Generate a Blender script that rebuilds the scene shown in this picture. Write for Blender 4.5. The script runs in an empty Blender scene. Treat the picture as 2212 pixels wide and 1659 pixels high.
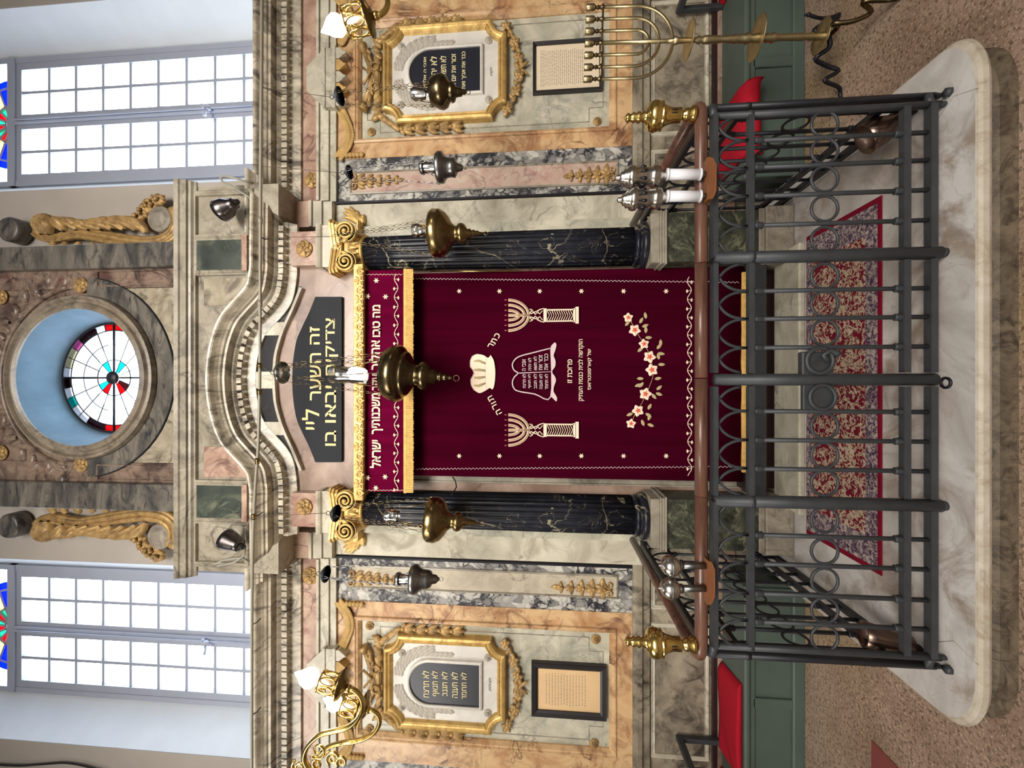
import bpy, math, random
from mathutils import Vector, Matrix
from mathutils.geometry import tessellate_polygon
from math import pi, sin, cos, atan, atan2, hypot, radians as R

sc = bpy.context.scene
col = sc.collection
# ------------------------------------------------------------------ camera
FPX = 860.0                       # focal length in pixels of the 2212 x 1659 frame (wide phone lens)
PIT = atan(FPX / 10500.0)         # camera looks up a little
EYE = 1.6
cs, sn = cos(PIT), sin(PIT)
cam_d = bpy.data.cameras.new('camera'); cam = bpy.data.objects.new('camera', cam_d); col.objects.link(cam)
cam_d.sensor_fit = 'HORIZONTAL'; cam_d.sensor_width = 36.0; cam_d.lens = 36.0 * FPX / 2212.0
cam_d.clip_start = 0.02; cam_d.clip_end = 200
# the phone was held on its side: world up is image left, world right is image up
cam.matrix_world = Matrix(((0, 1, 0, 0), (sn, 0, -cs, 0), (-cs, 0, -sn, EYE), (0, 0, 0, 1)))
sc.camera = cam
# ------------------------------------------------------------------ world, lights, exposure
sc.view_settings.view_transform = 'Standard'
sc.view_settings.look = 'None'
sc.view_settings.gamma = 1.0
sc.view_settings.use_curve_mapping = False
sc.view_settings.exposure = -0.18
w = bpy.data.worlds.new('sky'); sc.world = w; w.use_nodes = True
nt = w.node_tree; nt.nodes.clear()
wo = nt.nodes.new('ShaderNodeOutputWorld'); bg = nt.nodes.new('ShaderNodeBackground')
tc = nt.nodes.new('ShaderNodeTexCoord'); sp = nt.nodes.new('ShaderNodeSeparateXYZ')
rp = nt.nodes.new('ShaderNodeValToRGB'); mp = nt.nodes.new('ShaderNodeMapRange')
nt.links.new(tc.outputs['Generated'], sp.inputs[0])
# added glow for the unseen hall: dim and warm low down, lighter higher up
nt.links.new(sp.outputs['Z'], mp.inputs[0]); mp.inputs[1].default_value = -0.35; mp.inputs[2].default_value = 0.9
nt.links.new(mp.outputs[0], rp.inputs[0])
rp.color_ramp.elements[0].position = 0.0; rp.color_ramp.elements[0].color = (0.10, 0.092, 0.08, 1)
rp.color_ramp.elements[1].position = 1.0; rp.color_ramp.elements[1].color = (1.15, 1.08, 0.98, 1)
# bright overcast daylight outside, beyond the wall with the windows
m2 = nt.nodes.new('ShaderNodeMapRange'); nt.links.new(sp.outputs['Y'], m2.inputs[0]); m2.inputs[1].default_value = 0.15; m2.inputs[2].default_value = 0.45
mx = nt.nodes.new('ShaderNodeMix'); mx.data_type = 'RGBA'; nt.links.new(m2.outputs[0], mx.inputs[0]); nt.links.new(rp.outputs[0], mx.inputs[6]); mx.inputs[7].default_value = (12.5, 14.5, 17.0, 1)
nt.links.new(mx.outputs[2], bg.inputs[0]); bg.inputs[1].default_value = 1.0
nt.links.new(bg.outputs[0], wo.inputs[0])

def area(name, loc, target, sx, sy, energy, color):
    d = bpy.data.lights.new(name, 'AREA'); d.shape = 'RECTANGLE'; d.size = sx; d.size_y = sy
    d.energy = energy; d.color = color
    d.spread = R(74)
    o = bpy.data.objects.new(name, d); col.objects.link(o); o.location = loc
    o.rotation_euler = (Vector(target) - Vector(loc)).to_track_quat('-Z', 'Y').to_euler()
    return o
# added unseen fill lights behind and beside the camera, brightening the ark wall
area('fill_rear', (0.6, -4.5, 5.6), (0, 3, 2.5), 4.5, 3.0, 180, (1.0, 0.945, 0.865))
area('fill_side', (-5.5, -1.0, 4.8), (0.5, 2.6, 2.4), 2.0, 3.0, 50, (1.0, 0.96, 0.90))

# ------------------------------------------------------------------ pixel -> place
def P(px, py, Y):
    a = (1106.0 - px) / FPX; b = (829.5 - py) / FPX
    t = Y / (cs - a * sn)
    return Vector((b * t, Y, EYE + t * (sn + a * cs)))
def Zp(px, Y): return P(px, 829.5, Y).z
def Xp(py, px, Y): return P(px, py, Y).x
XC = 0.032                         # the axis of the ark
def mir(x): return 2 * XC - x

# ------------------------------------------------------------------ mesh builder
class MB:
    def __init__(s): s.v = []; s.f = []; s.s = []
    def add(s, vs, fs, smooth=False):
        n = len(s.v); s.v += [Vector(p) for p in vs]
        for f in fs: s.f.append([i + n for i in f]); s.s.append(smooth)
        return s
    def box(s, x0, x1, y0, y1, z0, z1, bev=0.0):
        if x0 > x1: x0, x1 = x1, x0
        if y0 > y1: y0, y1 = y1, y0
        if z0 > z1: z0, z1 = z1, z0
        if bev <= 0:
            vs = [(x, y, z) for z in (z0, z1) for y in (y0, y1) for x in (x0, x1)]
            return s.add(vs, [(0,2,3,1),(4,5,7,6),(0,1,5,4),(2,6,7,3),(0,4,6,2),(1,3,7,5)])
        b = min(bev, (x1-x0)/2.1, (y1-y0)/2.1, (z1-z0)/2.1)
        lv = []
        for z, i in ((z0, b), (z0 + b, 0), (z1 - b, 0), (z1, b)):
            lv.append([(x0+i+ (b if i==0 else 0), y0+i, z), (x1-i-(b if i==0 else 0), y0+i, z), (x1-i, y0+i+(b if i==0 else 0), z), (x1-i, y1-i-(b if i==0 else 0), z),
                       (x1-i-(b if i==0 else 0), y1-i, z), (x0+i+(b if i==0 else 0), y1-i, z), (x0+i, y1-i-(b if i==0 else 0), z), (x0+i, y0+i+(b if i==0 else 0), z)])
        vs = sum(lv, []); fs = []
        for k in range(3):
            for i in range(8):
                j = (i + 1) % 8; fs.append((k*8+i, k*8+j, k*8+8+j, k*8+8+i))
        fs.append(tuple(range(7, -1, -1))); fs.append(tuple(range(24, 32)))
        return s.add(vs, fs)
    def tube(s, pts, r, n=8, closed=False, smooth=True, flat=None):
        pts = [Vector(p) for p in pts]; m = len(pts)
        rr = r if isinstance(r, (list, tuple)) else [r] * m
        T = []
        for i in range(m):
            if closed: t = pts[(i+1) % m] - pts[i-1]
            else: t = pts[min(i+1, m-1)] - pts[max(i-1, 0)]
            T.append(t.normalized() if t.length > 1e-9 else Vector((0, 0, 1)))
        ref = Vector((0, 1, 0)) if abs(T[0].y) < 0.9 else Vector((1, 0, 0))
        N = (ref - T[0] * ref.dot(T[0])).normalized()
        vs = []
        for i in range(m):
            N = N - T[i] * N.dot(T[i])
            if N.length < 1e-6:
                ref = Vector((1, 0, 0)); N = ref - T[i] * ref.dot(T[i])
            N.normalize(); B = T[i].cross(N)
            ky = flat or 1.0
            for k in range(n):
                a = 2 * pi * (k + 0.5) / n
                vs.append(pts[i] + (N * cos(a) * ky + B * sin(a)) * rr[i])
        fs = []
        for i in range(m if closed else m - 1):
            j = (i + 1) % m
            for k in range(n):
                l = (k + 1) % n; fs.append((i*n+k, i*n+l, j*n+l, j*n+k))
        if not closed:
            fs.append(tuple(range(n-1, -1, -1))); fs.append(tuple(range((m-1)*n, m*n)))
        return s.add(vs, fs, smooth)
    def lathe(s, c, prof, n=24, M=None, wob=None, smooth=True, cap=True):
        c = Vector(c); vs = []
        for (r, h) in prof:
            for k in range(n):
                a = 2 * pi * k / n; q = r * (wob(a, h) if wob else 1.0)
                p = Vector((q * cos(a), q * sin(a), h))
                if M is not None: p = M @ p
                vs.append(c + p)
        fs = []; m = len(prof)
        for i in range(m - 1):
            for k in range(n):
                l = (k + 1) % n; fs.append((i*n+k, i*n+l, (i+1)*n+l, (i+1)*n+k))
        if cap:
            if prof[0][0] > 1e-5: fs.append(tuple(range(n-1, -1, -1)))
            if prof[-1][0] > 1e-5: fs.append(tuple(range((m-1)*n, m*n)))
        return s.add(vs, fs, smooth)
    def ball(s, c, rx, ry=None, rz=None, n=12, M=None):
        ry = rx if ry is None else ry; rz = rx if rz is None else rz
        m = max(6, n // 2); c = Vector(c); vs = []; fs = []
        for i in range(m + 1):
            a = pi * i / m
            for k in range(n):
                b = 2 * pi * k / n
                p = Vector((rx * sin(a) * cos(b), ry * sin(a) * sin(b), -rz * cos(a)))
                if M is not None: p = M @ p
                vs.append(c + p)
        for i in range(m):
            for k in range(n):
                l = (k + 1) % n; fs.append((i*n+k, i*n+l, (i+1)*n+l, (i+1)*n+k))
        return s.add(vs, fs, True)
    def prism(s, poly, y0, y1, smooth=False):
        """outline in the wall plane (x, z), from front y0 to back y1"""
        n = len(poly)
        vs = [(x, y0, z) for x, z in poly] + [(x, y1, z) for x, z in poly]
        fs = [tuple(range(n)), tuple(range(2*n-1, n-1, -1))]
        for i in range(n):
            j = (i + 1) % n; fs.append((i, i + n, j + n, j))
        return s.add(vs, fs, smooth)
    def prismz(s, poly, z0, z1):
        n = len(poly)
        vs = [(x, y, z0) for x, y in poly] + [(x, y, z1) for x, y in poly]
        fs = [tuple(range(n-1, -1, -1)), tuple(range(n, 2*n))]
        for i in range(n):
            j = (i + 1) % n; fs.append((i, j, j + n, i + n))
        return s.add(vs, fs)
    def strip(s, pa, pb, y0, y1):
        """solid band between two outlines (x, z) of equal length"""
        n = len(pa)
        vs = [(x, y0, z) for x, z in pa] + [(x, y0, z) for x, z in pb] + [(x, y1, z) for x, z in pa] + [(x, y1, z) for x, z in pb]
        fs = []
        for i in range(n - 1):
            fs.append((i, i+1, n+i+1, n+i)); fs.append((2*n+i, 3*n+i, 3*n+i+1, 2*n+i+1))
            fs.append((i, 2*n+i, 2*n+i+1, i+1)); fs.append((n+i, n+i+1, 3*n+i+1, 3*n+i))
        fs.append((0, n, 3*n, 2*n)); fs.append((n-1, 3*n-1, 4*n-1, 2*n-1))
        return s.add(vs, fs)
    def sweep(s, path, prof, y, closed=False, smooth=False, out=1):
        """moulding: path (x, z) in the wall plane; prof (offset to the left of travel * out, distance forward of y)"""
        m = len(path); vs = []
        for i in range(m):
            p = Vector(path[i])
            a = Vector(path[i-1]) if (closed or i > 0) else None
            b = Vector(path[(i+1) % m]) if (closed or i < m - 1) else None
            t1 = (p - a).normalized() if a is not None else (b - p).normalized()
            t2 = (b - p).normalized() if b is not None else t1
            n1 = Vector((-t1.y, t1.x)); n2 = Vector((-t2.y, t2.x))
            nn = n1 + n2
            if nn.length < 1e-6: nn = n1
            nn.normalize(); k = 1.0 / max(0.35, nn.dot(n1))
            for (u, d) in prof:
                q = p + nn * (u * k * out); vs.append((q.x, y - d, q.y))
        k = len(prof); fs = []
        for i in range(m if closed else m - 1):
            j = (i + 1) % m
            for a in range(k - 1): fs.append((i*k+a, i*k+a+1, j*k+a+1, j*k+a))
        if not closed:
            fs.append(tuple(range(k))); fs.append(tuple(range((m-1)*k+k-1, (m-1)*k-1, -1)))
        return s.add(vs, fs, smooth)
    def leaf(s, x, z, ang, L, W, y, H=0.012, bend=0.0, n=6):
        """carved leaf lying on the plane y, tip at angle ang"""
        vs = []; fs = []; px_, pz_ = x, z; a = ang
        for i in range(n + 1):
            t = i / n
            wd = W * 0.5 * (sin(pi * min(1, t * 0.92 + 0.08)) ** 0.75)
            if i == n: wd = 0.0006
            nx, nz = -sin(a), cos(a)
            h = H * (0.35 + 0.65 * sin(pi * (0.15 + 0.75 * t)))
            vs += [(px_ + nx*wd, y, pz_ + nz*wd), (px_ + nx*wd*0.5, y - h*0.9, pz_ + nz*wd*0.5), (px_, y - h*0.55, pz_),
                   (px_ - nx*wd*0.5, y - h*0.9, pz_ - nz*wd*0.5), (px_ - nx*wd, y, pz_ - nz*wd)]
            px_ += cos(a) * L / n; pz_ += sin(a) * L / n; a += bend / n
        for i in range(n):
            for k in range(4): fs.append((i*5+k, i*5+k+1, i*5+k+6, i*5+k+5))
        return s.add(vs, fs, True)
    def torus(s, c, Rr, r, n=24, k=8, M=None):
        pts = []
        for i in range(n):
            a = 2*pi*i/n; p = Vector((Rr*cos(a), 0, Rr*sin(a)))
            if M is not None: p = M @ p
            pts.append(Vector(c) + p)
        return s.tube(pts, r, k, closed=True)
    def join(s, o, M=None):
        vs = [M @ p for p in o.v] if M is not None else o.v
        n = len(s.v); s.v += vs
        for f, q in zip(o.f, o.s): s.f.append([i + n for i in f]); s.s.append(q)
        return s
    def mirror(s):
        o = MB(); o.v = [Vector((mir(p.x), p.y, p.z)) for p in s.v]; o.f = [f[::-1] for f in s.f]; o.s = list(s.s); return o

def obj(name, mb, mat, parent=None, recalc=True):
    me = bpy.data.meshes.new(name)
    off = parent.location if parent is not None else Vector((0, 0, 0))
    if parent is not None and parent.parent is not None: off = parent.location + parent.parent.location
    me.from_pydata([tuple(p - off) for p in mb.v], [], mb.f)
    if recalc:
        import bmesh
        bm = bmesh.new(); bm.from_mesh(me); bmesh.ops.recalc_face_normals(bm, faces=bm.faces[:]); bm.to_mesh(me); bm.free()
    me.polygons.foreach_set('use_smooth', mb.s)
    me.materials.append(mat); me.update()
    o = bpy.data.objects.new(name, me); col.objects.link(o)
    if parent is not None: o.parent = parent
    return o
def tag(o, label, cat, group=None, kind=None):
    o['label'] = label; o['category'] = cat
    if group: o['group'] = group
    if kind: o['kind'] = kind
    return o
def thing(name, loc, label, cat, group=None):
    o = bpy.data.objects.new(name, None); col.objects.link(o); o.location = loc; o.empty_display_size = 0.1
    return tag(o, label, cat, group)
def single(name, mb, mat, label, cat, group=None):
    return tag(obj(name, mb, mat), label, cat, group)
NT = [0]
def trim(mb, mat):
    NT[0] += 1
    o = obj('trim_%d' % NT[0], mb, mat); o['kind'] = 'structure'; return o
def struct(name, mb, mat, parent=None):
    o = obj(name, mb, mat, parent)
    if parent is None: o['kind'] = 'structure'
    return o
def copy_tree(o, parent=None):
    c = o.copy(); col.objects.link(c); c.parent = parent
    for ch in list(o.children): copy_tree(ch, c)
    return c

_G = {}
def _glyph(s, bold):
    """solid letters (front at +0.02, back at -0.02) and their right end, from the letter outlines"""
    cu = bpy.data.curves.new('lettering', 'FONT'); cu.body = s; cu.resolution_u = 3; cu.size = 1.0; cu.fill_mode = 'NONE'
    o = bpy.data.objects.new('lettering', cu); col.objects.link(o)
    dg = bpy.context.evaluated_depsgraph_get(); dg.update()
    me = bpy.data.meshes.new_from_object(o.evaluated_get(dg))
    vs = [v.co.copy() for v in me.vertices]; nb = {}
    for e in me.edges:
        a, b = e.vertices; nb.setdefault(a, []).append(b); nb.setdefault(b, []).append(a)
    bpy.data.objects.remove(o); bpy.data.curves.remove(cu); bpy.data.meshes.remove(me)
    seen = set(); loops = []
    for v in nb:
        if v in seen: continue
        lp = [v]; seen.add(v); c = v
        while True:
            q = [x for x in nb[c] if x not in seen]
            if not q: break
            c = q[0]; seen.add(c); lp.append(c)
        pts = []
        for k in lp:
            p = Vector((vs[k].x, vs[k].y, 0))
            if not pts or (p-pts[-1]).length > 1e-4: pts.append(p)
        if len(pts) > 2 and (pts[0]-pts[-1]).length < 1e-4: pts.pop()
        if len(pts) > 2: loops.append(pts)
    mb = MB()
    inside = lambda p, L: sum(((a.y > p.y) != (b.y > p.y)) and (p.x < (b.x-a.x)*(p.y-a.y)/(b.y-a.y)+a.x) for a, b in zip(L, L[1:]+L[:1])) % 2
    within = lambda L, K: all(inside(p, K) for p in L)
    depth = [sum(within(L, K) for K in loops if K is not L) for L in loops]
    for L, d in zip(loops, depth):
        if d % 2: continue
        grp = [L] + [K for K, e in zip(loops, depth) if e == d+1 and within(K, L)]
        if bold:                       # heavier strokes: push every outline outwards
            for gi, K in enumerate(grp):
                if (sum(a.x*b.y-b.x*a.y for a, b in zip(K, K[1:]+K[:1])) > 0) != (gi == 0): K.reverse()
                nw = []
                for q in range(len(K)):
                    t1 = (K[q]-K[q-1]).normalized(); t2 = (K[(q+1) % len(K)]-K[q]).normalized()
                    nn = Vector((t1.y+t2.y, -t1.x-t2.x, 0))
                    if nn.length < 1e-6: nn = Vector((t1.y, -t1.x, 0))
                    nn.normalize(); nw.append(K[q] + nn*bold/max(0.6, nn.dot(Vector((t1.y, -t1.x, 0)))))
                K[:] = nw
        flat = [p for K in grp for p in K]; n = len(flat)
        tris = tessellate_polygon(grp)
        fs = [tuple(t) for t in tris] + [tuple(n+x for x in reversed(t)) for t in tris]; b = 0
        for K in grp:
            m = len(K); fs += [(b+q, b+(q+1) % m, n+b+(q+1) % m, n+b+q) for q in range(m)]; b += m
        mb.add([(p.x, p.y, 0.02) for p in flat] + [(p.x, p.y, -0.02) for p in flat], fs)
    return mb, (max(p.x for p in mb.v) if mb.v else 0.0)
def text_mesh(s, ext=0.001, bold=0.0, heb=True):
    """line of writing built letter by letter, so neighbouring letters never merge"""
    out = MB(); x = 0.0
    for ch in (s[::-1] if heb else s):
        if (ch, bold) not in _G:
            adv = _glyph('|' + ch + '|', 0)[1] - _glyph('|', 0)[1]
            base = _glyph('||', 0)[1] - _glyph('|', 0)[1]
            _G[(ch, bold)] = (_glyph(ch, bold)[0] if ch != ' ' else MB(), adv - base)
        g, adv = _G[(ch, bold)]
        out.join(g, Matrix.Translation((x, 0, 0))); x += adv
    return out
def lettering(mb, s, x, z, y, w=None, h=None, rot=0.0, depth=0.003, bold=0.0, heb=True):
    """writing on a plane facing the room, centred at x, z; w / h = size of the line"""
    t = text_mesh(s, 0.02, bold, heb)
    if not t.v: return mb
    x0 = min(p.x for p in t.v); x1 = max(p.x for p in t.v); y0 = min(p.y for p in t.v); y1 = max(p.y for p in t.v)
    kx = w / (x1 - x0) if w else None; ky = h / (y1 - y0) if h else None
    kx = kx or ky; ky = ky or kx
    cx, cy = (x0 + x1) / 2, (y0 + y1) / 2
    for p in t.v:
        u, q = (p.x - cx) * kx, (p.y - cy) * ky
        X = u * cos(rot) - q * sin(rot); Zz = u * sin(rot) + q * cos(rot)
        d = depth if p.z > 0 else 0.0
        p.x, p.y, p.z = x + X, y - d, z + Zz
    return mb.join(t)

# ------------------------------------------------------------------ materials
def lin(r, g, b):
    f = lambda c: ((c/255.0)/12.92 if c/255.0 <= 0.04045 else ((c/255.0+0.055)/1.055)**2.4)
    return (f(r), f(g), f(b), 1)
class NM:
    def __init__(s, name):
        s.m = bpy.data.materials.new(name); s.m.use_nodes = True; s.t = s.m.node_tree; s.t.nodes.clear()
        s.out = s.n('ShaderNodeOutputMaterial'); s.b = None; s._c = None
    def n(s, ty, **kw):
        x = s.t.nodes.new(ty)
        for k, v in kw.items(): setattr(x, k, v)
        return x
    def l(s, a, b): s.t.links.new(a, b)
    def bsdf(s, color=None, rough=0.5, metal=0.0, spec=0.5, **kw):
        s.b = s.n('ShaderNodeBsdfPrincipled'); s.l(s.b.outputs[0], s.out.inputs[0])
        if color is not None: s.b.inputs['Base Color'].default_value = color
        s.b.inputs['Roughness'].default_value = rough; s.b.inputs['Metallic'].default_value = metal
        s.b.inputs['Specular IOR Level'].default_value = spec
        for k, v in kw.items(): s.b.inputs[k].default_value = v
        return s
    def coord(s, scale=(1, 1, 1), rot=(0, 0, 0)):
        t = s.n('ShaderNodeTexCoord'); m = s.n('ShaderNodeMapping'); m.inputs['Scale'].default_value = scale; m.inputs['Rotation'].default_value = rot
        s.l(t.outputs['Object'], m.inputs[0]); return m.outputs[0]
    def noise(s, c, scale, detail=4, rough=0.55, dist=0.0):
        x = s.n('ShaderNodeTexNoise'); s.l(c, x.inputs['Vector']); x.inputs['Scale'].default_value = scale; x.inputs['Detail'].default_value = detail
        x.inputs['Roughness'].default_value = rough; x.inputs['Distortion'].default_value = dist; return x.outputs[0]
    def ramp(s, f, stops):
        x = s.n('ShaderNodeValToRGB'); s.l(f, x.inputs[0]); e = x.color_ramp.elements
        while len(e) < len(stops): e.new(0.5)
        for i, (p, c) in enumerate(stops):
            e[i].position = p; e[i].color = c if not isinstance(c, (int, float)) else (c, c, c, 1)
        return x.outputs[0]
    def mix(s, f, a, b, mode='MIX'):
        x = s.n('ShaderNodeMix', data_type='RGBA', blend_type=mode)
        for v, i in ((f, 0), (a, 6), (b, 7)):
            if isinstance(v, (int, float, tuple)): x.inputs[i].default_value = v
            else: s.l(v, x.inputs[i])
        return x.outputs[2]
    def vein(s, c, scale, width, dist=0.6, detail=3):
        f = s.noise(c, scale, detail, 0.5, dist)
        a = s.n('ShaderNodeMath', operation='SUBTRACT'); s.l(f, a.inputs[0]); a.inputs[1].default_value = 0.5
        b = s.n('ShaderNodeMath', operation='ABSOLUTE'); s.l(a.outputs[0], b.inputs[0])
        return s.ramp(b.outputs[0], [(0.0, 1.0), (width, 0.0)])
    def bump(s, f, strength=0.2, dist=0.01):
        x = s.n('ShaderNodeBump'); s.l(f, x.inputs['Height']); x.inputs['Strength'].default_value = strength; x.inputs['Distance'].default_value = dist
        s.l(x.outputs[0], s.b.inputs['Normal'])
    def color(s, c): s.l(c, s.b.inputs['Base Color'])

def plain(name, c, rough=0.5, metal=0.0, spec=0.5, var=0.0, vs=8.0, bump=0.0, **kw):
    m = NM(name); m.bsdf(c, rough, metal, spec, **kw)
    if var or bump:
        cc = m.coord(); f = m.noise(cc, vs, 5)
        if var:
            d = tuple(x * (1 - var) for x in c[:3]) + (1,); e = tuple(min(1, x * (1 + var * 0.6)) for x in c[:3]) + (1,)
            m.color(m.ramp(f, [(0.3, d), (0.7, e)]))
        if bump: m.bump(f, bump, 0.01)
    return m.m
def marble(name, c1, c2, vc, ns=3.0, vs=2.2, vw=0.03, va=0.7, rough=0.32, c3=None, stretch=(1, 1, 1), rot=(0, 0, 0), dark=None, da=0.6, seed=0, spec=0.5):
    m = NM(name); m.bsdf(rough=rough, spec=spec)
    cc = m.coord(stretch, rot); va = min(1, va*1.15); da = min(1, da*1.15)
    f = m.noise(cc, ns, 6, 0.6, 0.8)
    stops = [(0.32, c1), (0.62, c2)]
    if c3 is not None: stops = [(0.3, c1), (0.5, c2), (0.68, c3)]
    base = m.ramp(f, stops)
    if dark is not None:
        g = m.noise(cc, ns * 0.8 + 0.77 + seed, 7, 0.68, 1.3)
        k = m.ramp(g, [(0.5, 0.0), (0.66, da)]); base = m.mix(k, base, dark)
    v = m.vein(cc, vs, vw, 0.9, 4)
    v2 = m.vein(cc, vs * 2.3 + 0.3, vw * 0.6, 1.2, 3)
    gate = m.ramp(m.noise(cc, vs * 0.9 + 1.3, 2), [(0.42, 0.0), (0.62, 1.0)])
    k = m.n('ShaderNodeMath', operation='MAXIMUM'); m.l(v, k.inputs[0])
    h = m.n('ShaderNodeMath', operation='MULTIPLY'); m.l(v2, h.inputs[0]); h.inputs[1].default_value = 0.7; m.l(h.outputs[0], k.inputs[1])
    q = m.n('ShaderNodeMath', operation='MULTIPLY'); m.l(k.outputs[0], q.inputs[0]); m.l(gate, q.inputs[1])
    q2 = m.n('ShaderNodeMath', operation='MULTIPLY'); m.l(q.outputs[0], q2.inputs[0]); q2.inputs[1].default_value = va
    m.color(m.mix(q2.outputs[0], base, vc)); return m.m
def breccia(name, dark, light, mid, scale=16.0, rough=0.35):
    m = NM(name); m.bsdf(rough=rough); cc = m.coord()
    nz = m.noise(cc, 6.0, 3); cm = m.mix(0.12, cc, m.n('ShaderNodeTexNoise').outputs[1])
    vo = m.n('ShaderNodeTexVoronoi', feature='F1'); m.l(cm, vo.inputs['Vector']); vo.inputs['Scale'].default_value = scale
    ve = m.n('ShaderNodeTexVoronoi', feature='DISTANCE_TO_EDGE'); m.l(cm, ve.inputs['Vector']); ve.inputs['Scale'].default_value = scale
    bw = m.n('ShaderNodeRGBToBW'); m.l(vo.outputs['Color'], bw.inputs[0])
    cells = m.ramp(bw.outputs[0], [(0.25, mid), (0.6, light)])
    big = m.ramp(m.noise(cc, 3.3, 5, 0.65, 1.5), [(0.42, 0.0), (0.54, 1.0)])
    edge = m.ramp(ve.outputs['Distance'], [(0.03, 1.0), (0.16, 0.2)])
    e2 = m.n('ShaderNodeMath', operation='MULTIPLY_ADD'); m.l(big, e2.inputs[0]); e2.inputs[1].default_value = 0.8; e2.inputs[2].default_value = 0.2
    e3 = m.n('ShaderNodeMath', operation='MULTIPLY', use_clamp=True); m.l(edge, e3.inputs[0]); m.l(e2.outputs[0], e3.inputs[1])
    pit = m.ramp(m.noise(cc, 9.0, 6, 0.7, 0.6), [(0.47, 0.0), (0.56, 0.95)])
    b4 = m.n('ShaderNodeMath', operation='MULTIPLY'); m.l(pit, b4.inputs[0]); m.l(big, b4.inputs[1])
    c = m.mix(e3.outputs[0], cells, dark); m.color(m.mix(b4.outputs[0], c, dark)); return m.m
def metal(name, c, rough=0.25, tarn=None, ta=0.5, scale=14.0, bump=0.0):
    m = NM(name); m.bsdf(c, rough, 1.0); cc = m.coord(); f = m.noise(cc, scale, 5, 0.65)
    if tarn is not None: m.color(m.mix(m.ramp(f, [(0.42, 0.0), (0.68, ta)]), c, tarn))
    r = m.ramp(f, [(0.3, max(0.05, rough - 0.08)), (0.7, rough + 0.15)]); m.l(r, m.b.inputs['Roughness'])
    if bump: m.bump(f, bump, 0.004)
    return m.m
def emit(name, c, s):
    m = NM(name); e = m.n('ShaderNodeEmission'); e.inputs[0].default_value = c; e.inputs[1].default_value = s; m.l(e.outputs[0], m.out.inputs[0]); return m.m
def glassy(name, tint=(0.95, 0.97, 0.98, 1), gloss=0.12, rough=0.03):
    m = NM(name); t = m.n('ShaderNodeBsdfTransparent'); t.inputs[0].default_value = tint
    g = m.n('ShaderNodeBsdfGlossy'); g.inputs['Roughness'].default_value = rough; g.inputs[0].default_value = (0.95, 0.95, 0.95, 1)
    lw = m.n('ShaderNodeLayerWeight'); lw.inputs[0].default_value = 0.35
    k = m.n('ShaderNodeMath', operation='MULTIPLY_ADD'); m.l(lw.outputs['Fresnel'], k.inputs[0]); k.inputs[1].default_value = 0.8 if gloss > 0.1 else 0.15; k.inputs[2].default_value = gloss
    x = m.n('ShaderNodeMixShader'); m.l(k.outputs[0], x.inputs[0]); m.l(t.outputs[0], x.inputs[1]); m.l(g.outputs[0], x.inputs[2]); m.l(x.outputs[0], m.out.inputs[0]); return m.m

M = {}
M['pale'] = marble('pale_marble', lin(168,160,142), lin(204,198,180), lin(112,102,88), 3.4, 2.8, 0.022, 0.6, dark=lin(138,130,112), da=0.6)
M['panel'] = marble('grey_green_marble', lin(160,158,140), lin(204,198,178), lin(104,98,88), 4.0, 3.4, 0.022, 0.65, dark=lin(138,138,128), da=0.65, seed=0.4)
M['cornice'] = marble('veined_cornice_marble', lin(150,140,122), lin(208,198,178), lin(72,66,60), 4.2, 2.2, 0.035, 0.85, stretch=(1.5, 1, 0.7), rot=(0, 0.7, 0), dark=lin(92,84,76), da=0.85)
M['pink'] = marble('pink_marble', lin(150,118,102), lin(192,164,144), lin(96,66,60), 4.0, 2.2, 0.025, 0.7, rot=(0, 0.7, 0), dark=lin(136,92,80), da=0.7, seed=1.0)
M['brownpink'] = marble('brown_pink_marble', lin(124,100,86), lin(164,140,124), lin(84,62,56), 3.0, 2.0, 0.02, 0.6, dark=lin(120,88,76), da=0.5, seed=2.0)
M['orange'] = marble('amber_marble', lin(170,124,82), lin(212,178,134), lin(92,60,46), 3.4, 3.0, 0.028, 0.9, c3=lin(192,144,100), dark=lin(140,92,64), da=0.65, seed=0.8)
M['rose'] = marble('rose_marble', lin(196,176,160), lin(176,140,128), lin(120,90,84), 4.5, 3.0, 0.02, 0.5, dark=lin(206,196,180), da=0.6)
M['rosel'] = marble('cream_marble', lin(196,186,164), lin(172,160,142), lin(110,94,86), 4.5, 3.0, 0.02, 0.6, dark=lin(206,196,176), da=0.6)
M['attic'] = marble('grey_veined_attic_marble', lin(128,118,102), lin(172,164,146), lin(74,68,62), 3.4, 2.6, 0.03, 0.7, dark=lin(104,96,86), da=0.7, seed=0.3)
M['breccia'] = breccia('black_white_breccia', lin(36,36,46), lin(202,198,188), lin(132,130,126), 20.0)
M['greyband'] = marble('grey_band_marble', lin(120,114,102), lin(160,152,136), lin(84,78,70), 5.0, 3.0, 0.03, 0.6)
M['black'] = marble('black_marble_gold_veins', lin(16,18,24), lin(28,30,38), lin(176,166,138), 4.0, 2.2, 0.008, 0.8, rough=0.3, spec=0.3, dark=lin(46,48,56), da=0.3)
M['green'] = marble('green_speckled_marble', lin(34,38,32), lin(70,74,60), lin(140,140,112), 14.0, 6.0, 0.03, 0.7, rough=0.4, dark=lin(22,24,22), da=0.8)
M['greenp'] = marble('dark_green_marble', lin(36,42,40), lin(66,74,66), lin(124,126,104), 3.0, 2.2, 0.025, 0.7, rough=0.3, rot=(0, 0.8, 0))
M['greyblack'] = marble('grey_black_marble', lin(56,56,56), lin(122,115,104), lin(36,36,40), 2.6, 2.4, 0.03, 0.8, stretch=(0.9, 1, 2.4), dark=lin(40,40,44), da=0.95, seed=1.2)
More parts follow.
